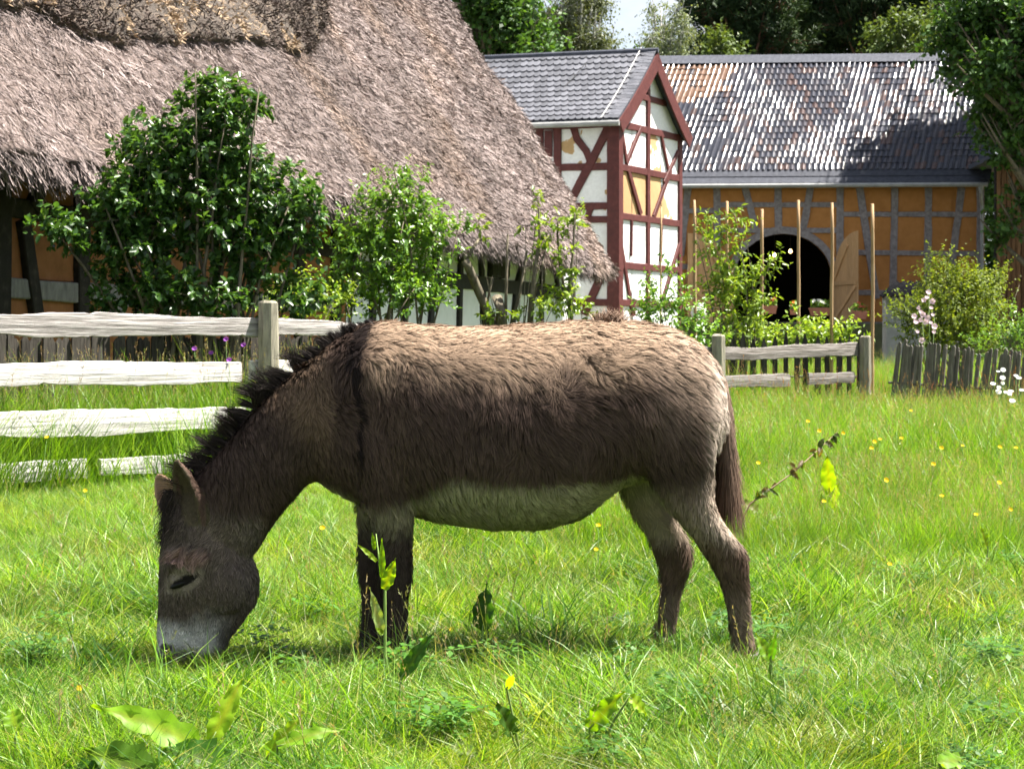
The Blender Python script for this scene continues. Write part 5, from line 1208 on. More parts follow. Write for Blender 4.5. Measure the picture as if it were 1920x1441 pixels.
def sstep(a, b, x): t = np.clip((x - a) / (b - a), 0, 1); return t * t * (3 - 2 * t)
def ear_mask(u, v):
    def seg(a, b, r):
        a = np.array(a, float); b = np.array(b, float); d = b - a; t = np.clip(((u - a[0]) * d[0] + (v - a[1]) * d[1]) / (d @ d), 0, 1)
        return np.hypot(u - a[0] - t * d[0], v - a[1] - t * d[1]) < r
    return (seg((372, 972), (338, 862), 25) & (v < 985)) | (seg((312, 945), (280, 893), 36) & (u < 326 - .25 * (v - 930)))
def coat(Pn, Nn=None):
    """the donkey's own coat colours by place on the body (photo columns / rows in the donkey's plane)"""
    y = Pn[:, 1]; u = 960 + Pn[:, 0] * F / (DD + y); v = VH - (Pn[:, 2] - HC) * F / (DD + y)
    n = len(Pn); C = np.tile(np.array([.068, .044, .034]), (n, 1))
    def blend(m, col):
        nonlocal C
        m = np.clip(m, 0, 1)[:, None]; C = C * (1 - m) + np.array(col) * m
    nz = vnoise(Pn, 9, 51) - .5; nz2 = vnoise(Pn, 28, 52) - .5
    jv = v + 40 * nz + 20 * nz2; ju = u + 30 * nz
    blend(sstep(750, 630, jv) * sstep(660, 720, u) * .85, (.40, .28, .19))          # sunlight on the back, put into the coat colour
    blend(sstep(1180, 1330, ju) * sstep(860, 700, jv) * .65, (.34, .25, .185))         # paler rump
    blend(sstep(660, 560, u) * .7, (.060, .040, .032))                               # darker neck
    blend(sstep(640, 600, u) * sstep(850, 740, v + .9 * (560 - u)) * .5, (.24, .16, .10))
    # pale belly and chest
    line = np.interp(u, [560, 620, 700, 780, 850, 950, 1050, 1120, 1180, 1230, 1290], [900, 906, 955, 925, 892, 905, 905, 896, 880, 900, 990])
    under = sstep(-14, 16, jv * .35 + v * .65 - line) * sstep(560, 600, u) * (v < 1010) * sstep(1320, 1215, u)
    blend(under * .92, (.31, .28, .18))
    # legs
    fl = (u < 800) & (u > 640); blend(fl * sstep(955, 1010, jv) * .9, (.050, .036, .030)); blend(fl * sstep(930, 955, v) * sstep(1000, 960, v) * .5, (.16, .12, .085))
    hl = (u > 1150); blend(hl * sstep(880, 960, v) * .75, (.27, .205, .155)); blend(hl * sstep(1000, 1040, jv) * .85, (.075, .044, .030)); blend(hl * sstep(1085, 1135, v) * .75, (.20, .145, .11)); blend(hl * sstep(1195, 1240, v) * .8, (.07, .045, .032))
    blend(hl * (y < 0) * sstep(1300, 1340, u - .55 * np.maximum(v - 960, 0)) * sstep(860, 900, v) * sstep(1040, 990, v) * .7, (.42, .34, .27))
    blend(hl * (y > .02) * sstep(1180, 1150, v * .5 + 650) * 0, (.4, .36, .28))
    # pale rump edge, lightened further by sunlight put into the coat
    blend(sstep(1305, 1350, u) * (v < 870) * .85, (.52, .43, .36))
    blend((np.abs(u - 1142) < 24) * (np.abs(y) < .05) * (v < 625) * .8, (.13, .085, .065))
    # head
    hd = sstep(520, 470, u) * sstep(915, 960, v - .2 * (u - 330))
    blend(hd * .9, (.115, .088, .072)); blend(hd * sstep(420, 470, u) * .5, (.16, .13, .11))
    blend(hd * sstep(1150, 1205, jv + .12 * (u - 300)) * sstep(455, 385, ju) * .95, (.54, .51, .49)); blend(hd * sstep(1220, 1238, jv) * .9, (.06, .052, .05)); blend(hd * (((u - 312) / 13) ** 2 + ((v - 1214) / 9) ** 2 < 1) * .9, (.02, .016, .015)); blend(hd * sstep(395, 425, ju) * sstep(1160, 1190, v) * .8, (.06, .05, .045))
    ey = ((u - 346) / 34) ** 2 + ((v - 1084 + .35 * (u - 346)) / 25) ** 2; blend(hd * sstep(1.6, .75, ey) * .6, (.34, .28, .22))
    el = ((u - 346 + .0 * v) / 25) ** 2 + ((v - 1088 + .42 * (u - 346)) / 10) ** 2; blend(hd * sstep(1.25, .8, el) * .97, (.008, .006, .006))
    br = ((u - 352) / 42) ** 2 + ((v - 1042) / 18) ** 2; blend(hd * sstep(1.4, .5, br) * .9, (.30, .19, .155))  # brow tuft, sunlight on the hair put into its colour
    blend(hd * sstep(1035, 1000, v) * sstep(380, 330, u) * .7, (.045, .033, .028))
    # ears
    er = ear_mask(u, v)
    blend(er * .9, (.10, .062, .045)); blend((er & (y > .03)) * .9, (.42, .27, .17))  # far ear tan: the sun on it is put into the colour
    if Nn is not None:
        inner = er & (y < 0) & (Nn[:, 1] < -.2) & (Nn[:, 0] < .45); blend(inner * .85, (.075, .062, .035))
    # shoulder cross and dorsal line
    us = np.interp(v, [600, 660, 850, 880], [674, 668, 673, 676]); wd = np.interp(v, [600, 640, 700, 850, 885], [15, 14, 8, 5, 2])
    blend((np.abs(u + 8 * nz2 - us) < wd) * (v < 885) * sstep(900, 840, v) * (u > 620) * .95, (.014, .009, .008))
    blend((np.abs(y) < .035) * (v < 625) * (u > 660) * .6, (.13, .085, .06))
    C = C * (1 + .22 * nz2[:, None] + .25 * nz[:, None])
    return np.clip(C, .006, .9)
set_col(bm_, coat(BV, VN) * .8)
bm_.materials.clear(); bm_.materials.append(M['fur'])
bm_.name = 'body'
body_o = bpy.data.objects.new('body', bm_); COL.objects.link(body_o); body_o.parent = dk

# ---- coat: one tapered hair strip after another, shaded with the skin's normal
area = np.linalg.norm(fn, axis=1) * .5; ctr = BV[TR].mean(1)
dens = np.where(ctr[:, 1] > .06, .30, 1.0) * np.where(ctr[:, 2] < .05, .5, 1); pr = area * dens; pr /= pr.sum()
NHAIR = 225000
ti = rng.choice(nT, NHAIR, p=pr); r1, r2 = rng.random(NHAIR), rng.random(NHAIR); sq = np.sqrt(r1); ba = np.stack([1 - sq, sq * (1 - r2), sq * r2], 1)
HP = (BV[TR[ti]] * ba[:, :, None]).sum(1); HNm = norm((VN[TR[ti]] * ba[:, :, None]).sum(1))
def flow(Pn):
    y = Pn[:, 1]; u = 960 + Pn[:, 0] * F / (DD + y); v = VH - (Pn[:, 2] - HC) * F / (DD + y); n = len(Pn)
    D = np.tile(np.array([.42, 0, -.9]), (n, 1))
    top = sstep(720, 600, v) * (u > 660); D = D + top[:, None] * np.array([1.0, 0, .35])
    rump = sstep(1150, 1260, u) * (v < 900); D = D + rump[:, None] * np.array([.35, 0, -.1])
    nk = sstep(660, 600, u); D = D * (1 - nk[:, None]) + nk[:, None] * np.array([.30, 0, -.95])
    hd = sstep(520, 470, u) * sstep(930, 980, v - .2 * (u - 330)); D = D * (1 - hd[:, None]) + hd[:, None] * np.array([-.28, 0, -.95])
    lg = sstep(960, 1000, v) * (u > 600); D = D * (1 - lg[:, None]) + lg[:, None] * np.array([0, 0, -1.])
    er = ear_mask(u, v); ed = np.array([-.3, 0, 1.0]); D[er] = ed
    L = np.interp(v, [590, 640, 760, 900, 1000, 1250], [.030, .038, .044, .038, .030, .026]) * (1 + .0 * u)
    L = np.where((u > 820) & (u < 1260) & (v < 880), L * (1 + .35 * sstep(820, 1000, u)), L)
    L = np.where((u < 640) & (v < 960), .036, L); L = L * (1 - .42 * hd); L = np.where(er, .008, L)
    L = np.where(((u - 352) / 45) ** 2 + ((v - 1040) / 20) ** 2 < 1, .045, L)
    L = np.where(((u - 346) / 30) ** 2 + ((v - 1088) / 17) ** 2 < 1, .003, L)
    L = np.where((v > 1195) & (u > 600), .026, L)
    L = np.where((u < 440) & (v > 1185), .007, L)
    croup = (np.abs(u - 1142) < 26) & (np.abs(y) < .05) & (v < 625) & (vnoise(Pn, 30, 77) > .45)
    L = np.where(croup, .045 + .02 * np.random.default_rng(3).random(n), L)
    return D, L, croup
FD, HLn, croup = flow(HP)
wob = np.stack([vnoise(HP, 7, 61), vnoise(HP, 7, 62), vnoise(HP, 7, 63)], 1) - .5
wob2 = np.stack([vnoise(HP, 22, 64), vnoise(HP, 22, 65), vnoise(HP, 22, 66)], 1) - .5
_u = 960 + HP[:, 0] * F / (DD + HP[:, 1]); _v = VH - (HP[:, 2] - HC) * F / (DD + HP[:, 1])
hip = np.clip(1.3 - ((_u - 1120) / 75) ** 2 - ((_v - 700) / 60) ** 2, 0, 1)[:, None]     # rumpled tufts above the flank
FD = FD + (1.3 + 2.2 * hip) * wob + (.7 + 2.4 * hip) * wob2 + rng.normal(size=FD.shape) * .14
FD[croup] = np.array([.1, 0, 1.0]) + rng.normal(size=(int(croup.sum()), 3)) * .45
FD = norm(FD - HNm * (FD * HNm).sum(1, keepdims=True))
lift = np.clip(.20 + .55 * (vnoise(HP, 14, 67) - .35) + rng.normal(size=NHAIR) * .08, .04, .8)[:, None]; brow = (((_u - 352) / 45) ** 2 + ((_v - 1040) / 20) ** 2 < 1); lift = lift + .35 * hip + .8 * brow[:, None]; lift[croup] = .9
HLn = HLn * rng.uniform(.55, 1.25, NHAIR) * (.75 + .5 * vnoise(HP, 12, 68))
tip = HP + norm(FD + HNm * lift) * HLn[:, None]
# clumping: tips gather towards the tip of the nearest tuft leader
NC = 7000; ld = rng.choice(NHAIR, NC, replace=False); kd = kdtree.KDTree(NC)
for i, q in enumerate(ld): kd.insert(HP[q], i)
kd.balance(); near = np.fromiter((kd.find(p)[1] for p in HP), int, NHAIR)
pull = np.clip(rng.normal(.45, .2, NHAIR), 0, .85)[:, None]; dvec = tip[ld][near] - tip; dl = np.linalg.norm(dvec, axis=1, keepdims=True)
tip = tip + dvec * pull * (dl < .05) * np.where(croup, .3, 1)[:, None]
mid = (HP + tip) / 2 + HNm * (HLn * .10)[:, None]
Nj = norm(HNm + .40 * rng.normal(size=HP.shape)); ax = norm(tip - HP); sd = norm(np.cross(ax, Nj)); W0 = (.0009 * rng.uniform(.7, 1.4, NHAIR))[:, None]
W0 = W0 * np.where(HLn < .012, .7, 1)[:, None]
Vh = np.stack([HP - sd * W0, HP + sd * W0, mid + sd * W0 * .8, mid - sd * W0 * .8, tip + sd * W0 * .15, tip - sd * W0 * .15], 1)
Ch = coat(HP, HNm); _hd = (HP[:, 0] < kx(500)) & (HP[:, 2] < kz(960)); kk = np.where(_hd, rng.uniform(.4, 1.9, NHAIR), rng.uniform(.65, 1.45, NHAIR))[:, None]; Ch = Ch * kk * (.85 + .5 * (near % 97 / 97.0 - .3)[:, None] * .6)
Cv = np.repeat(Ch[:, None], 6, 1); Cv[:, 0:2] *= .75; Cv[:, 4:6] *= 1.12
Nc = norm(HNm * .8 + .33 * Nj); Nv = np.repeat(Nc[:, None], 6, 1); 
bi = np.arange(NHAIR)[:, None, None] * 6; Fh = (bi + np.array([[0, 1, 2, 3], [3, 2, 4, 5]])[None]).reshape(-1, 4)
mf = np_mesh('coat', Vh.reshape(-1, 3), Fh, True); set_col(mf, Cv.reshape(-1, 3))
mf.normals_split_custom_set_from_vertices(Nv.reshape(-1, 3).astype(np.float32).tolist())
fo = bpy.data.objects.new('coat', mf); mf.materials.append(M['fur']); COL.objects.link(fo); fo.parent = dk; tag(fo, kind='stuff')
def hair(name, P0, D, L, W, C, droop=.3, seg=4, N0=None, parent=dk, kindst=True):
    n = len(P0); f = np.linspace(0, 1, seg + 1); D = norm(D); pts = [P0 + D * (L * x)[:, None] + np.array([0, 0, -1.]) * (L * droop * x * x)[:, None] for x in f]
    vw = norm(P0 + np.array([0, DD, -HC])) * -1; vw = norm(vw + .5 * rng.normal(size=vw.shape)); sd = norm(np.cross(D, vw)); V = []
    for x, p in zip(f, pts):
        w_ = (W * (1 - .85 * x))[:, None]; V += [p - sd * w_, p + sd * w_]
    V = np.stack(V, 1); k = 2 * (seg + 1); fb = np.array([[2 * i, 2 * i + 1, 2 * i + 3, 2 * i + 2] for i in range(seg)]); Fc = (np.arange(n)[:, None, None] * k + fb[None]).reshape(-1, 4)
    me = np_mesh(name, V.reshape(-1, 3), Fc, True); set_col(me, np.repeat(C, k, 0)); me.materials.append(M['fur'])
    if N0 is not None: me.normals_split_custom_set_from_vertices(np.repeat(N0, k, 0).astype(np.float32).tolist())
    o = bpy.data.objects.new(name, me); COL.objects.link(o); o.parent = parent
    if kindst: tag(o, kind='stuff')
    return o
# mane: stiff dark tufts from withers to poll
cr = np.array([(705, 598), (660, 612), (620, 636), (580, 672), (540, 705), (505, 735), (475, 765), (445, 800), (420, 832), (395, 862), (368, 890), (345, 920)], float)
nM = 5200; t = rng.random(nM) * (len(cr) - 1); u = np.interp(t, range(len(cr)), cr[:, 0]); v = np.interp(t, range(len(cr)), cr[:, 1])
tg_ = np.stack([np.gradient(cr[:, 0]), np.gradient(cr[:, 1])], 1); tx = np.interp(t, range(len(cr)), tg_[:, 0]); tv = np.interp(t, range(len(cr)), tg_[:, 1]); ln_ = np.hypot(tx, tv); nxp = tv / ln_; nvp = -tx / ln_
yj = rng.normal(size=nM) * .016
P0 = np.stack([(u - 960) * DD / F, yj, HC + (VH - v - 8) * DD / F], 1)
up = np.stack([np.where(tv * 0 + 1 > 0, tv / ln_, 0) * 1.0, 0 * u, tx / ln_], 1); up = np.where((up[:, 2:3] < 0), -up, up)
clid = (t * 5.5).astype(int); cj = rng.normal(size=(80, 3)) * np.array([.48, .3, .22]); lenj = .6 + .75 * rng.random(80)
tl2 = np.interp(t, [0, 1, 2.5, 4, 8, 11], [.022, .038, .075, .105, .115, .10])
Dm = norm(up + np.array([-.30, -.06, 0]) + cj[clid] + rng.normal(size=(nM, 3)) * .13)
kM = rng.uniform(.5, 1.6, nM)[:, None]
hair('mane', P0, Dm, tl2 * lenj[clid] * rng.uniform(.65, 1.1, nM), np.full(nM, .0013), np.array([.020, .015, .013]) * kM, .18)
# forelock
nF_ = 1500; u = rng.uniform(312, 350, nF_); v = rng.uniform(915, 1000, nF_) ; P0 = np.stack([kx(u - 4), rng.normal(size=nF_) * .03 - .01, kz(v)], 1)
hair('forelock', P0, np.array([-.30, -.10, -.85]) + rng.normal(size=(nF_, 3)) * .28, rng.uniform(.03, .075, nF_), np.full(nF_, .0011), np.array([.026, .019, .016]) * rng.uniform(.5, 1.8, nF_)[:, None], .2)
# tail: tapered dock and long hair
m = MB(); tp_ = [(1334, 690), (1352, 722), (1360, 775), (1362, 830), (1363, 880)]
m.tube([Vector((kx(a), 0, kz(b))) for a, b in tp_], [.020, .024, .020, .015, .008], 10); mt_ = m.mesh('tail', True); set_col(mt_, np.tile(np.array([.16, .11, .085]), (len(mt_.vertices), 1)))
tail = bpy.data.objects.new('tail', mt_); mt_.materials.append(M['fur']); COL.objects.link(tail); tail.parent = dk
nTl = 6500; t = rng.random(nTl) ** .8; u = np.interp(t, [0, .3, 1], [1349, 1360, 1364]); v = np.interp(t, [0, .3, 1], [712, 760, 890]); an = rng.random(nTl) * 6.283; rr = np.interp(t, [0, 1], [.024, .012])
P0 = np.stack([kx(u) + rr * np.cos(an), rr * np.sin(an), kz(v)], 1); Lh = np.interp(t, [0, .35, .6, 1], [.03, .05, .12, .215]) * rng.uniform(.5, 1.15, nTl)
Dt = np.stack([np.cos(an) * .18 + .02, np.sin(an) * .18, -np.ones(nTl)], 1) + rng.normal(size=(nTl, 3)) * .07; kT = rng.uniform(.5, 1.5, nTl)[:, None]
Ct = (np.array([.20, .14, .105]) * (1 - t[:, None]) + np.array([.07, .042, .028]) * t[:, None]) * kT
hair('tail_hair', P0, Dt, Lh, np.full(nTl, .0013), Ct, .05, parent=tail, N0=norm(np.stack([np.cos(an), np.sin(an), .2 + 0 * an], 1)))
# eyes: dark, half-closed, under the brow
for sg in (-1, 1):
    m = MB(); c = Vector((kx(344), sg * .0865, kz(1089))); t_ = Vector((.92, 0, .40)); secs = []
    V = []; n = 14
    for i in range(8):
        th = math.pi * i / 7
        for k in range(n):
            a = 2 * math.pi * k / n; l = Vector((math.cos(th) * .034, math.sin(th) ** 1.5 * math.cos(a) * .015, math.sin(th) ** 1.5 * math.sin(a) * .0115)); V.append(c + Vector((l.x * .93 - l.z * .37, l.y, l.x * .37 + l.z * .93)))
    m.add(V, [(i * n + k, i * n + (k + 1) % n, (i + 1) * n + (k + 1) % n, (i + 1) * n + k) for i in range(7) for k in range(n)])
    mm_ = m.mesh('eye', True); o = bpy.data.objects.new('eye', mm_); mm_.materials.append(M['eye']); COL.objects.link(o); o.parent = dk
# hooves
for (ua, ub, yc, vb) in ((1376, 1428, -.145, 0), (1207, 1270, .14, 0), (706, 776, -.135, 0), (655, 718, .12, 0)):
    x0, x1 = kx(ua, yc), kx(ub, yc); c = (x0 + x1) / 2; w_ = (x1 - x0) / 2 * .98; m = MB(); V = []; n = 16
    for (z, k) in ((0.0, 1.0), (.02, .98), (.05, .86), (.062, .80)):
        for i in range(n):
            a = 2 * math.pi * i / n; V.append(Vector((c + math.cos(a) * w_ * k - (.012 - z * .2), yc + math.sin(a) * .048 * k, z)))
    m.add(V, [(i * n + k, i * n + (k + 1) % n, (i + 1) * n + (k + 1) % n, (i + 1) * n + k) for i in range(3) for k in range(n)] + [tuple(range(n - 1, -1, -1)), tuple(3 * n + k for k in range(n))])
    mm_ = m.mesh('hoof', True); o = bpy.data.objects.new('hoof', mm_); mm_.materials.append(M['hoof']); COL.objects.link(o); o.parent = dk
# ================================================================== grass
tuft_col = bpy.data.collections.new('grass_tufts')        # sources only, never linked to the scene
def blades(n, hr, spread, wr, lean, curl, pal, seed, flat=0.0, disc=False, clump=0.0):
    g = np.random.default_rng(seed)
    if disc:
        rr = np.sqrt(g.random(n)) * spread * (1 + .25 * g.random(n)); aa = g.random(n) * 6.283; base = np.stack([rr * np.cos(aa), rr * np.sin(aa)], 1)
        if clump:
            cc = base[g.integers(0, n, max(4, n // 26))]; near = np.argmin(((base[:, None] - cc[None]) ** 2).sum(2), 1); base = base + (cc[near] - base) * clump * g.random((n, 1))
    else: base = g.normal(size=(n, 2)) * spread
    h = g.uniform(*hr, n); a = g.random(n) * 6.283
    if disc:
        q = np.concatenate([base, np.zeros((n, 1))], 1) + seed; h = h * (.55 + .9 * vnoise(q, 11, 5)); a = a * .5 + 6.283 * vnoise(q, 5, 6)
    ln = np.abs(g.normal(size=n)) * lean + flat; cu = g.uniform(.2, 1, n) * curl
    w_ = g.uniform(*wr, n) / 2; d = np.stack([np.cos(a), np.sin(a), 0 * a], 1); roll = g.random(n) * 6.283; side = np.stack([np.cos(roll), np.sin(roll), 0 * roll], 1)
    V = []; segs = 4
    for i in range(segs + 1):
        f = i / segs; out = (ln * f + cu * f * f) * h; z = h * f * np.sqrt(np.clip(1 - (.75 * np.clip(ln + cu * f, 0, 1.2)) ** 2 * .6, .15, 1)) * (1 - .12 * cu * f * f)
        c = np.concatenate([base, 0 * base[:, :1] - .01], 1) + d * out[:, None] + np.stack([0 * z, 0 * z, z], 1); ww = (w_ * (1 - f ** 2.2 * .92))[:, None]
        V += [c - side * ww, c + side * ww]
    V = np.stack(V, 1); k = 2 * (segs + 1); fb = np.array([[2 * i, 2 * i + 1, 2 * i + 3, 2 * i + 2] for i in range(segs)]); Fc = (np.arange(n)[:, None, None] * k + fb[None]).reshape(-1, 4)
    pal = np.array(pal); kq = g.random(n); ff = kq * (len(pal) - 1); ii_ = np.minimum(ff.astype(int), len(pal) - 2); C = pal[ii_] * (1 - (ff - ii_)[:, None]) + pal[ii_ + 1] * (ff - ii_)[:, None]
    Cv = np.repeat(C[:, None], k, 1)
    return V.reshape(-1, 3), Fc, Cv.reshape(-1, 3)
GP = [(.038, .112, .006), (.098, .23, .011), (.18, .34, .02), (.29, .43, .055)]
GD = [(.030, .095, .012), (.055, .15, .018), (.09, .20, .03)]
GPY = [(.07, .13, .008), (.15, .235, .016), (.25, .34, .03), (.36, .42, .08)]
GPD = [(.028, .085, .007), (.065, .165, .012), (.12, .25, .02), (.2, .33, .04)]
GV = [GP, GP, GPD, GP, GPY, GPD]
GY = [(.26, .28, .09), (.38, .36, .15), (.48, .44, .25)]
TUFTS = []
def add_tuft(parts, name):
    V = np.concatenate([p[0] for p in parts]); off = 0; Fs = []
    for p in parts: Fs.append(p[1] + off); off += len(p[0])
    me = np_mesh(name, V, np.concatenate(Fs), False); set_col(me, np.concatenate([p[2] for p in parts])); me.materials.append(M['grass'])
    o = bpy.data.objects.new('%02d_%s' % (len(TUFTS), name), me); tuft_col.objects.link(o); TUFTS.append(o); return len(TUFTS) - 1
def seedhead(n, hr, pal, seed, stemcol=(.16, .22, .05), spread=.05):
    g = np.random.default_rng(seed); V, Fc, C = blades(n, hr, spread, (.0016, .0024), .16, .14, [stemcol, stemcol], seed); Vs = [V]; Fl = [Fc]; Cs = [C]; off = len(V)
    W = V.reshape(n, 10, 3); tips = W[:, 8]; dirs = norm(W[:, 8] - W[:, 6])
    k = 14; P0 = (tips[:, None] - dirs[:, None] * (g.random((n, k, 1)) * .09)).reshape(-1, 3); D = norm(np.repeat(dirs, k, 0) + g.normal(size=(n * k, 3)) * .45)
    sd = norm(np.cross(D, g.normal(size=D.shape))); L = g.uniform(.006, .016, n * k)[:, None]; w_ = .0014
    q = np.stack([P0 - sd * w_, P0 + sd * w_, P0 + D * L + sd * w_ * .5, P0 + D * L - sd * w_ * .5], 1).reshape(-1, 3); Vs.append(q); Fl.append(np.arange(n * k * 4).reshape(-1, 4) + off)
    pc = np.array(pal)[g.integers(0, len(pal), n)]; Cs.append(np.repeat(pc, k * 4, 0)); return np.concatenate(Vs), np.concatenate(Fl), np.concatenate(Cs)
def clover(n, seed):
    g = np.random.default_rng(seed); Vs = []; Cs = []
    for i in range(n):
        c = np.array([g.normal() * .05, g.normal() * .05, g.uniform(.05, .11)]); a0 = g.random() * 6.28; tl_ = g.normal(size=2) * .25
        for k in range(3):
            a = a0 + k * 2.094; d = np.array([math.cos(a), math.sin(a), .15 + tl_[0] * math.cos(a)]); s = np.array([-math.sin(a), math.cos(a), tl_[1] * .5]); r = .017
            Vs += [c, c + d * r * .8 + s * r * .5, c + d * r * 1.3, c + d * r * .8 - s * r * .5]; cc = np.array([.07, .17, .025]) * g.uniform(.7, 1.4); Cs += [cc] * 4
    V = np.array(Vs); return V, np.arange(len(V)).reshape(-1, 4), np.array(Cs)
sorrel_ = None; SH_ = [(.30, .30, .12), (.26, .27, .10), (.34, .26, .16)]; SM_ = [(.34, .29, .16), (.30, .20, .13), (.36, .33, .20)]
short = [add_tuft([blades(560, (.03, .11), .19, (.0026, .0056), .6, .9, GV[i], 100 + i, .08, True, .65), blades(70, (.05, .14), .2, (.0016, .0030), .9, .6, GY, 200 + i, .5, True)], 'short') for i in range(6)]
medium = [add_tuft([blades(580, (.05, .20), .21, (.0026, .0056), .5, .9, GV[i], 300 + i, 0, True, .7), blades(60, (.08, .2), .2, (.0016, .003), .8, .5, GY, 400 + i, .4, True), blades(10, (.15, .26), .2, (.0014, .002), .3, .3, [(.14, .2, .05), (.2, .24, .08)], 450 + i, 0, True)], 'medium') for i in range(6)]
lush = [add_tuft([blades(46, (.08, .20), .045, (.004, .008), .45, .9, GD, 500 + i)], 'lush') for i in range(3)]
cloverT = [add_tuft([clover(40, 600 + i), blades(30, (.04, .10), .10, (.002, .004), .5, .6, GP, 650 + i, 0, True)], 'clover') for i in range(2)]
tall = [add_tuft([blades(620, (.16, .40), .28, (.0024, .005), .26, .6, GP, 700 + i, 0, True, .4), seedhead(22, (.30, .50), SH_, 750 + i, spread=.16)], 'tall') for i in range(5)]
meadow = [add_tuft([blades(420, (.30, .72), .32, (.004, .008), .22, .5, GP, 800 + i, 0, True, .4), seedhead(26, (.6, .95), SM_, 850 + i, spread=.2)], 'meadow') for i in range(5)]
sorrel = [add_tuft([seedhead(5, (.35, .7), [(.34, .13, .08), (.30, .16, .09)], 980 + i, (.22, .16, .07), .05), blades(20, (.1, .3), .06, (.004, .008), .4, .7, GP, 990 + i)], 'sorrel') for i in range(2)]
stalks = [add_tuft([blades(5, (.16, .36), .05, (.0014, .0022), .25, .4, [(.16, .2, .06), (.25, .25, .1)], 900 + i), seedhead(2, (.22, .40), SH_, 950 + i)], 'stalks') for i in range(3)]
pts = []; rots = []; scl = []; idx = []
def fline(x, y): # True on the camera side of the rail fence
    return ((x - FA.x) * fen.n.x + (y - FA.y) * fen.n.y) > .05
HWF = 1.25 * 960 / F
def put(x, y, kinds, s, ok=None, zf=True):
    if ok is not None: x, y = x[ok], y[ok]
    k = len(x); q = np.stack([x, y, 0 * x], 1); gn = vnoise(q, .9, 71); gn2 = vnoise(q, 2.3, 72)
    pts.append(np.stack([x, y, ground_z(x, y)], 1)); rots.append(np.stack([rng.normal(size=k) * .05, rng.normal(size=k) * .05, rng.random(k) * 6.283], 1))
    scl.append(rng.uniform(*s, k) * (.62 + .45 * gn + .35 * gn2)); idx.append(np.array(kinds)[rng.integers(0, len(kinds), k)])
def carpet(step, yr, xf, kinds, s, test=None):
    """closed sward: jittered grid of patches"""
    y = np.arange(yr[0], yr[1], step); X0 = []; Y0 = []
    for yy in y:
        hw = HWF * yy; x = np.arange(xf[0] * hw, xf[1] * hw, step); X0.append(x + rng.uniform(-.35, .35, len(x)) * step); Y0.append(yy + rng.uniform(-.35, .35, len(x)) * step)
    x, y = np.concatenate(X0), np.concatenate(Y0); put(x, y, kinds, s, None if test is None else test(x, y))
def scatter(n, xf, yr, kinds, s=(.8, 1.2), power=1.0, test=None):
    y = yr[0] + (yr[1] - yr[0]) * rng.random(n) ** power; x = (xf[0] + (xf[1] - xf[0]) * rng.random(n)) * HWF * y; put(x, y, kinds, s, None if test is None else test(x, y))
def patch(th, seed): return lambda x, y: fline(x, y) & (vnoise(np.stack([x, y, 0 * x], 1), 1.6, seed) > th)
behind = lambda x, y: (~fline(x, y)) & ((x - E0.x) * HN.x + (y - E0.y) * HN.y > -.5)
open_ = lambda x, y: (~fline(x, y)) & ((x - E0.x) * HN.x + (y - E0.y) * HN.y > .3)
carpet(.19, (4.2, 5.7), (-1, 1), medium + short * 3, (.75, 1.1))
carpet(.19, (5.7, 7.3), (-1, 1), short, (.85, 1.1))
carpet(.23, (7.3, 10), (-1, 1), short + medium * 2, (.9, 1.2))
carpet(.25, (10, 16.5), (-1, -.1), medium, (.6, .85), fline)
carpet(.27, (10, 16.5), (-.1, 1), medium, (1.0, 1.4), fline)
scatter(420, (-1, 1), (4.3, 10), lush, (.6, 1.1), .8, patch(.52, 81))
scatter(160, (-1, 1), (4.3, 9), cloverT, (.8, 1.2), .8, patch(.48, 82))
scatter(500, (-1, 1), (4.3, 12), stalks, (.7, 1.1), .8, fline)
scatter(420, (.15, 1), (9, 13), tall, (.55, .8), 1, fline)
scatter(150, (.3, 1), (16.5, 24), sorrel, (.8, 1.2), .7, fline)
carpet(.36, (12, 24.5), (.08, 1), tall, (.85, 1.2), fline)
carpet(.30, (12.8, 20), (-1, .3), meadow, (.8, 1.1), behind)
carpet(.42, (20, 26), (-.3, 1), meadow, (.7, 1.0), open_)
carpet(.45, (26, 30), (-.3, 1), tall, (.9, 1.3), open_)
carpet(.55, (30, 46), (-1, 1), tall, (1.0, 1.5), open_)
pts = np.concatenate(pts); rots = np.concatenate(rots); scl = np.concatenate(scl); idx = np.concatenate(idx)
# keep the trampled places under the hooves open
for (hx, hy) in ((kx(1400, -.145), DD - .145), (kx(742, -.135), DD - .135), (kx(1238, .14), DD + .14), (kx(690, .12), DD + .12)):
    dd_ = (np.abs(pts[:, 0] - hx) < .13) & (pts[:, 1] > hy - .45) & (pts[:, 1] < hy + .15); scl = np.where(dd_, scl * .72, scl)
dd_ = (np.abs(pts[:, 0] - kx(355)) < .22) & (pts[:, 1] > DD - .55) & (pts[:, 1] < DD + .15); scl = np.where(dd_, scl * .62, scl); scl = np.where(dd_ & (np.isin(idx, stalks + cloverT + lush)), scl * .4, scl)
drop = np.isin(idx, stalks + sorrel) & (np.abs(pts[:, 0] - kx(390)) < .45) & (pts[:, 1] > DD - 1.3) & (pts[:, 1] < DD + .1)     # grazed off round the head
keep = ~drop; pts, rots, scl, idx = pts[keep], rots[keep], scl[keep], idx[keep]
gm = bpy.data.meshes.new('grass'); gm.vertices.add(len(pts)); gm.vertices.foreach_set('co', pts.astype(np.float32).ravel())
a = gm.attributes.new('rot', 'FLOAT_VECTOR', 'POINT'); a.data.foreach_set('vector', rots.astype(np.float32).ravel())
a = gm.attributes.new('scl', 'FLOAT', 'POINT'); a.data.foreach_set('value', scl.astype(np.float32))
a = gm.attributes.new('idx', 'INT', 'POINT'); a.data.foreach_set('value', idx.astype(np.int32))
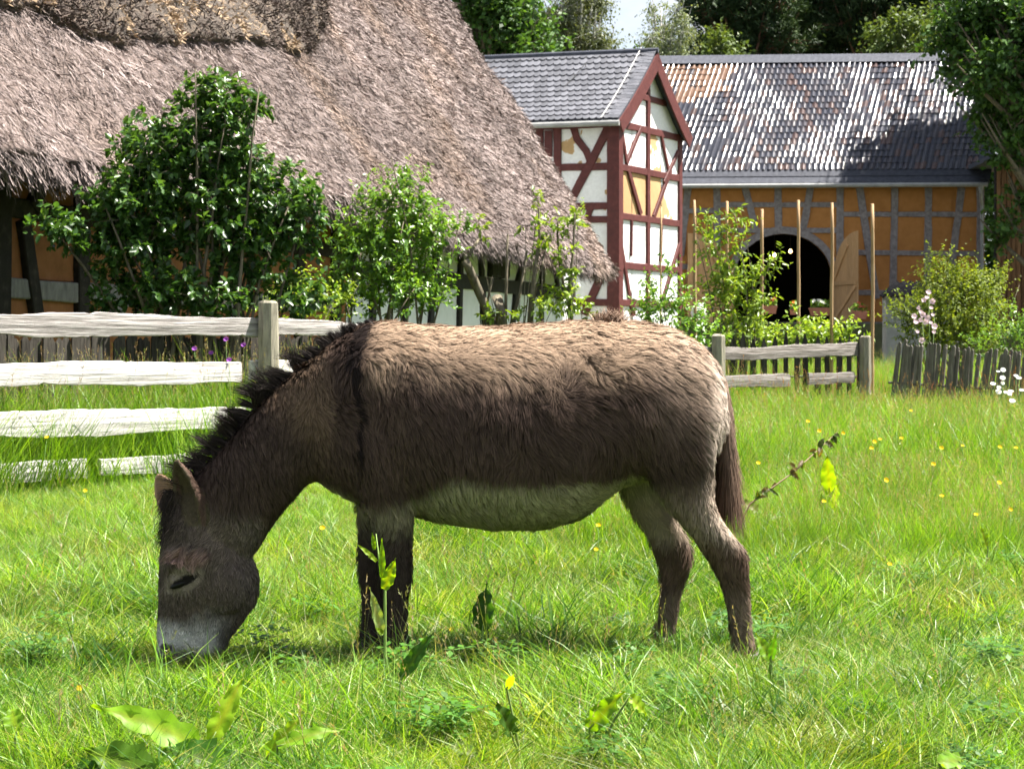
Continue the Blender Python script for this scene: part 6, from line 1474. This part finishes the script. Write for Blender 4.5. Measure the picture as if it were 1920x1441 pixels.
go = bpy.data.objects.new('grass', gm); COL.objects.link(go); gm.materials.append(M['grass'])
tag(go, 'bright green meadow grass', 'grass', kind='stuff')
ng = bpy.data.node_groups.new('grass_scatter', 'GeometryNodeTree')
ng.interface.new_socket('Geometry', in_out='INPUT', socket_type='NodeSocketGeometry'); ng.interface.new_socket('Geometry', in_out='OUTPUT', socket_type='NodeSocketGeometry')
gi = ng.nodes.new('NodeGroupInput'); gout = ng.nodes.new('NodeGroupOutput'); ip = ng.nodes.new('GeometryNodeInstanceOnPoints'); ci_ = ng.nodes.new('GeometryNodeCollectionInfo')
ci_.inputs[0].default_value = tuft_col; ci_.inputs['Separate Children'].default_value = True; ci_.inputs['Reset Children'].default_value = True
def na(name, t): n = ng.nodes.new('GeometryNodeInputNamedAttribute'); n.data_type = t; n.inputs[0].default_value = name; return n.outputs[0]
ng.links.new(gi.outputs[0], ip.inputs['Points']); ng.links.new(ci_.outputs[0], ip.inputs['Instance']); ip.inputs['Pick Instance'].default_value = True
ng.links.new(na('idx', 'INT'), ip.inputs['Instance Index'])
e2r = ng.nodes.new('FunctionNodeEulerToRotation'); ng.links.new(na('rot', 'FLOAT_VECTOR'), e2r.inputs[0]); ng.links.new(e2r.outputs[0], ip.inputs['Rotation'])
ng.links.new(na('scl', 'FLOAT'), ip.inputs['Scale']); ng.links.new(ip.outputs[0], gout.inputs[0])
mo = go.modifiers.new('scatter', 'NODES'); mo.node_group = ng

# ================================================================== broad-leaved plants and flowers in the pasture
def dock_leaf(name, p, d, up, L, W, parent, c=(.12, .24, .02), bend=.5, wav=.17, fold=.15):
    """wavy-edged dock leaf: petiole at p, pointing along d, arching over"""
    d = Vector(d).normalized(); up = Vector(up); s = d.cross(up).normalized(); up = s.cross(d).normalized(); n = 13; V = []; C = []; Fs = []; ph = random.uniform(0, 6)
    for i in range(n):
        f = i / (n - 1); c0 = Vector(p) + d * (L * (f - .10 * bend * f * f)) - up * (L * bend * f * f * .55); wd = W / 2 * (math.sin(min(1, f * 1.08 + .04) * math.pi) ** .6) * (1.12 - .5 * f) + .0015
        for k in (-1, -.5, 0, .5, 1):
            wv = wav * W * math.sin(f * 22 + ph + (2 if k > 0 else 0)) * k * k; V.append(c0 + s * (wd * k * (1 + .06 * math.sin(f * 31 + ph))) + up * (abs(k) * wd * fold * 2 + wv)); g_ = (.8 if k == 0 else 1) * random.uniform(.72, 1.18); C.append((c[0] * g_ * (1.35 if k == 0 else 1), c[1] * g_, c[2] * g_))
    for i in range(n - 1):
        for k in range(4): Fs.append((i * 5 + k, i * 5 + k + 1, i * 5 + 6 + k, i * 5 + 5 + k))
    m = MB(); m.add(V, Fs); me = m.mesh(name, True); set_col(me, np.array(C)); return obj(name, me, M['dock'], parent)
def plant(name, label, u, v, d, leaves, cat='plant', group=None):
    """leaves: (u0,v0,u1,v1,width px, arch, colour) from petiole to tip, in the plant's own depth"""
    p = P(u, v, d); g_ = gz(p.x, p.y); r = empty(name, (p.x, p.y, g_), label, cat, group)
    for (u0, v0, u1, v1, wp, bd, c) in leaves:
        a = P(u0, v0, d + random.uniform(-.04, .04)); b = P(u1, v1, d + random.uniform(-.12, .05)); L = (b - a).length
        o_ = dock_leaf('leaf', a, (b - a) + Vector((0, 0, bd * L * .25)), Vector((random.uniform(-.4, .4), -1.0, .9)), L * 1.03, wp * d / F, r, c, bd)
        base = Vector((p.x, p.y, g_)); mid = base.lerp(a, .6) + Vector((0, 0, .01)); m = MB(); m.tube([base, mid, a, a.lerp(b, .15)], [.004, .0035, .003, .002], 5)
        me = m.mesh('petiole', True); set_col(me, np.tile(np.array([.14, .20, .05]), (len(me.vertices), 1))); obj('petiole', me, M['stem'], o_)
    return r
LG = (.20, .37, .02); DG = (.06, .16, .02); YG = (.27, .43, .02); PGn = (.16, .24, .08)
plant('dock_plant', 'large dock with a broad arching leaf in the foreground below the muzzle', 390, 1441, 4.85, [(375, 1400, 185, 1325, 66, .5, LG), (395, 1390, 460, 1262, 44, .2, YG), (430, 1441, 300, 1405, 80, .6, DG), (440, 1430, 520, 1441, 50, .5, PGn)])
plant('dock_plant', 'dock with a leaf arching sideways over short grass beside the big dock', 520, 1440, 4.75, [(520, 1398, 650, 1362, 30, .5, LG), (500, 1420, 560, 1340, 34, .3, YG)])
plant('dock_plant', 'crinkled dark dock lying flat below the large dock', 210, 1470, 4.6, [(290, 1460, 150, 1400, 90, .4, (.09, .19, .015)), (180, 1460, 120, 1430, 60, .4, DG)])
plant('dock_plant', 'pointed upright dock leaf just beside the front hooves', 745, 1300, 5.4, [(752, 1270, 812, 1185, 30, .15, DG)])
plant('dock_plant', 'dark single dock leaf standing alone under the belly', 905, 1215, 6.2, [(905, 1182, 912, 1095, 44, .1, (.03, .085, .015))])
plant('dock_plant', 'dock with a yellow-green leaf near the hind hooves', 1110, 1390, 4.95, [(1105, 1365, 1165, 1300, 42, .2, LG), (1180, 1305, 1215, 1340, 26, .5, YG)])
plant('dock_plant', 'tall bright dock leaf glowing upright in the meadow beyond the tail', 1556, 950, 10.3, [(1556, 925, 1550, 850, 30, .05, YG), (1560, 960, 1570, 905, 22, .2, YG), (1545, 960, 1540, 925, 20, .2, LG)])
plant('dock_plant', 'narrow dock leaf leaning against the hind hoof', 1440, 1260, 5.8, [(1448, 1240, 1415, 1185, 24, .3, LG), (1445, 1235, 1455, 1190, 14, .2, DG)])
plant('dock_plant', 'small bright dock at the right of the pasture, far from the donkey', 1850, 1040, 8.6, [(1852, 1030, 1840, 985, 18, .2, YG)])
plant('dock_plant', 'broad pale dock leaf low in the grass below the belly', 980, 1400, 4.9, [(960, 1380, 940, 1320, 40, .3, (.07, .16, .02)), (950, 1290, 965, 1262, 14, .1, YG), (900, 1420, 830, 1390, 30, .6, PGn)])
plant('dock_plant', 'dock beside the left edge of the near grass', 25, 1380, 4.95, [(30, 1370, 20, 1320, 40, .3, LG)])
plant('dock_plant', 'low bright dock between dry stems in the near right grass', 1780, 1441, 4.65, [(1760, 1430, 1830, 1425, 40, .5, (.16, .30, .03))])
plant('dock_plant', 'leafy dock under the slanting dry stalk beyond the tail', 1425, 980, 9.6, [(1420, 960, 1385, 935, 26, .3, (.14, .17, .03)), (1440, 975, 1480, 965, 22, .4, LG)])
# upright leafy stalk in front of the forelegs
d = 5.75; base = P(740, 1330, d); r = empty('sorrel_stalk', (base.x, base.y, gz(base.x, base.y)), 'tall single sorrel stalk with torn leaves before the forelegs', 'plant')
sp = [P(u, v, d) for u, v in ((748, 1395), (738, 1310), (722, 1230), (722, 1140), (722, 1105), (712, 1060), (705, 1000))]; sp[0].z = gz(sp[0].x, d); m = MB(); m.tube(sp, [.006, .0055, .005, .005, .004, .003, .0015], 6); me = m.mesh('stem', True); set_col(me, np.tile(np.array([.20, .30, .07]), (len(me.vertices), 1))); obj('stem', me, M['stem'], r)
for (u0, v0, u1, v1, wp, c, bd) in ((720, 1104, 742, 1045, 24, YG, .05), (716, 1082, 716, 1008, 12, LG, .05), (706, 1052, 672, 1018, 9, YG, .3), (702, 1030, 698, 998, 8, LG, .05), (716, 1190, 694, 1100, 20, (.30, .38, .14), .05), (718, 1188, 706, 1176, 9, YG, .1)):
    a, b = P(u0, v0, d - .01), P(u1, v1, d - .02); dock_leaf('leaf', a, b - a, Vector((.3, -1, .5)), (b - a).length, wp * d / F, r, c, bd)
# slanting dry stalk beyond the tail
pa, pb = P(1405, 945, 9.3), P(1570, 810, 9.8); r = empty('dry_stalk', (pa.x, pa.y, gz(pa.x, pa.y)), 'brown dry stalk leaning across the meadow beyond the tail', 'plant'); m = MB(); m.tube([Vector((pa.x - .12, pa.y, gz(pa.x, pa.y))), pa, pa.lerp(pb, .5) + Vector((0, 0, -.02)), pb], [.006, .005, .004, .002], 5); me = m.mesh('stem', True); set_col(me, np.tile(np.array([.16, .11, .055]), (len(me.vertices), 1))); obj('stem', me, M['stem'], r)
for i in range(26):
    f = rng.random(); q = pa.lerp(pb, f); dock_leaf('leaf', q, Vector((random.uniform(-1, 1), random.uniform(-1, .3), random.uniform(-.8, .6))), Vector((0, -1, .4)), random.uniform(.025, .07), random.uniform(.012, .03), r, random.choice(((.08, .12, .03), (.14, .11, .05), (.09, .15, .03))), .4)
# buttercups
bmh = flower_mesh('head', .013, (.75, .52, .01), (.6, .42, .02), 5, .5, 1.0)
SPOT = [(150, 1290, 5.7), (530, 1282, 5.8), (846, 1180, 6.9), (605, 990, 8.0), (770, 1043, 7.2), (160, 920, 9.0), (88, 820, 11), (1122, 985, 8.4), (1118, 1030, 7.8), (1675, 1268, 6.0), (1640, 1335, 5.6), (1668, 1058, 7.8), (1708, 770, 13), (1690, 822, 12), (1634, 840, 11.6), (1650, 824, 12), (1805, 836, 11.5), (1765, 840, 11.4), (1766, 930, 9.4), (1830, 965, 8.9), (1895, 955, 9.0), (1545, 940, 9.2), (1662, 900, 10), (1750, 870, 10.7), (1874, 905, 9.9), (1640, 828, 12), (1875, 838, 11.5), (1905, 840, 11.5), (1422, 868, 10.6), (1536, 808, 12), (1515, 790, 12.4), (1581, 812, 12)]
for (u, v, d) in SPOT:
    p = P(u, v, d); g_ = gz(p.x, p.y); r = empty('buttercup', (p.x, p.y, g_), 'small yellow buttercup in the grass before or beside the lowered head' if u < 640 else ('small yellow buttercup in the grass below the belly' if u < 1300 else ('small yellow buttercup in the short grass behind the hind hooves' if d < 8.5 else 'small yellow buttercup in the tall meadow beyond the tail')), 'flower', 'buttercups in the pasture')
    stalk_obj(Vector((p.x + random.uniform(-.03, .03), p.y + .01, g_)), p, .0018, r); inst('head', bmh, Matrix.Translation(p) @ Matrix.Rotation(R(random.uniform(25, 60)), 4, 'X') @ Matrix.Rotation(random.uniform(0, 6), 4, 'Z') @ Matrix.Scale(random.uniform(.7, 1.0) * (.75 + .03 * d), 4), r)
# purple knapweed behind the rails
km = flower_mesh('head', .022, (.30, .08, .42), (.2, .05, .3), 8, .7, .9)
for (u, v, d) in ((365, 655, 14.9), (457, 648, 15.3), (396, 663, 15.0), (424, 637, 15.2), (520, 636, 15.6), (430, 676, 15.0)):
    p = P(u, v, d); g_ = gz(p.x, p.y); r = empty('knapweed', (p.x, p.y, g_), 'purple knapweed flower behind the white rails', 'flower', 'purple flowers behind the rails')
    stalk_obj(Vector((p.x + .03, p.y, g_)), p, .003, r); inst('head', km, Matrix.Translation(p) @ Matrix.Rotation(R(random.uniform(20, 60)), 4, 'X'), r)
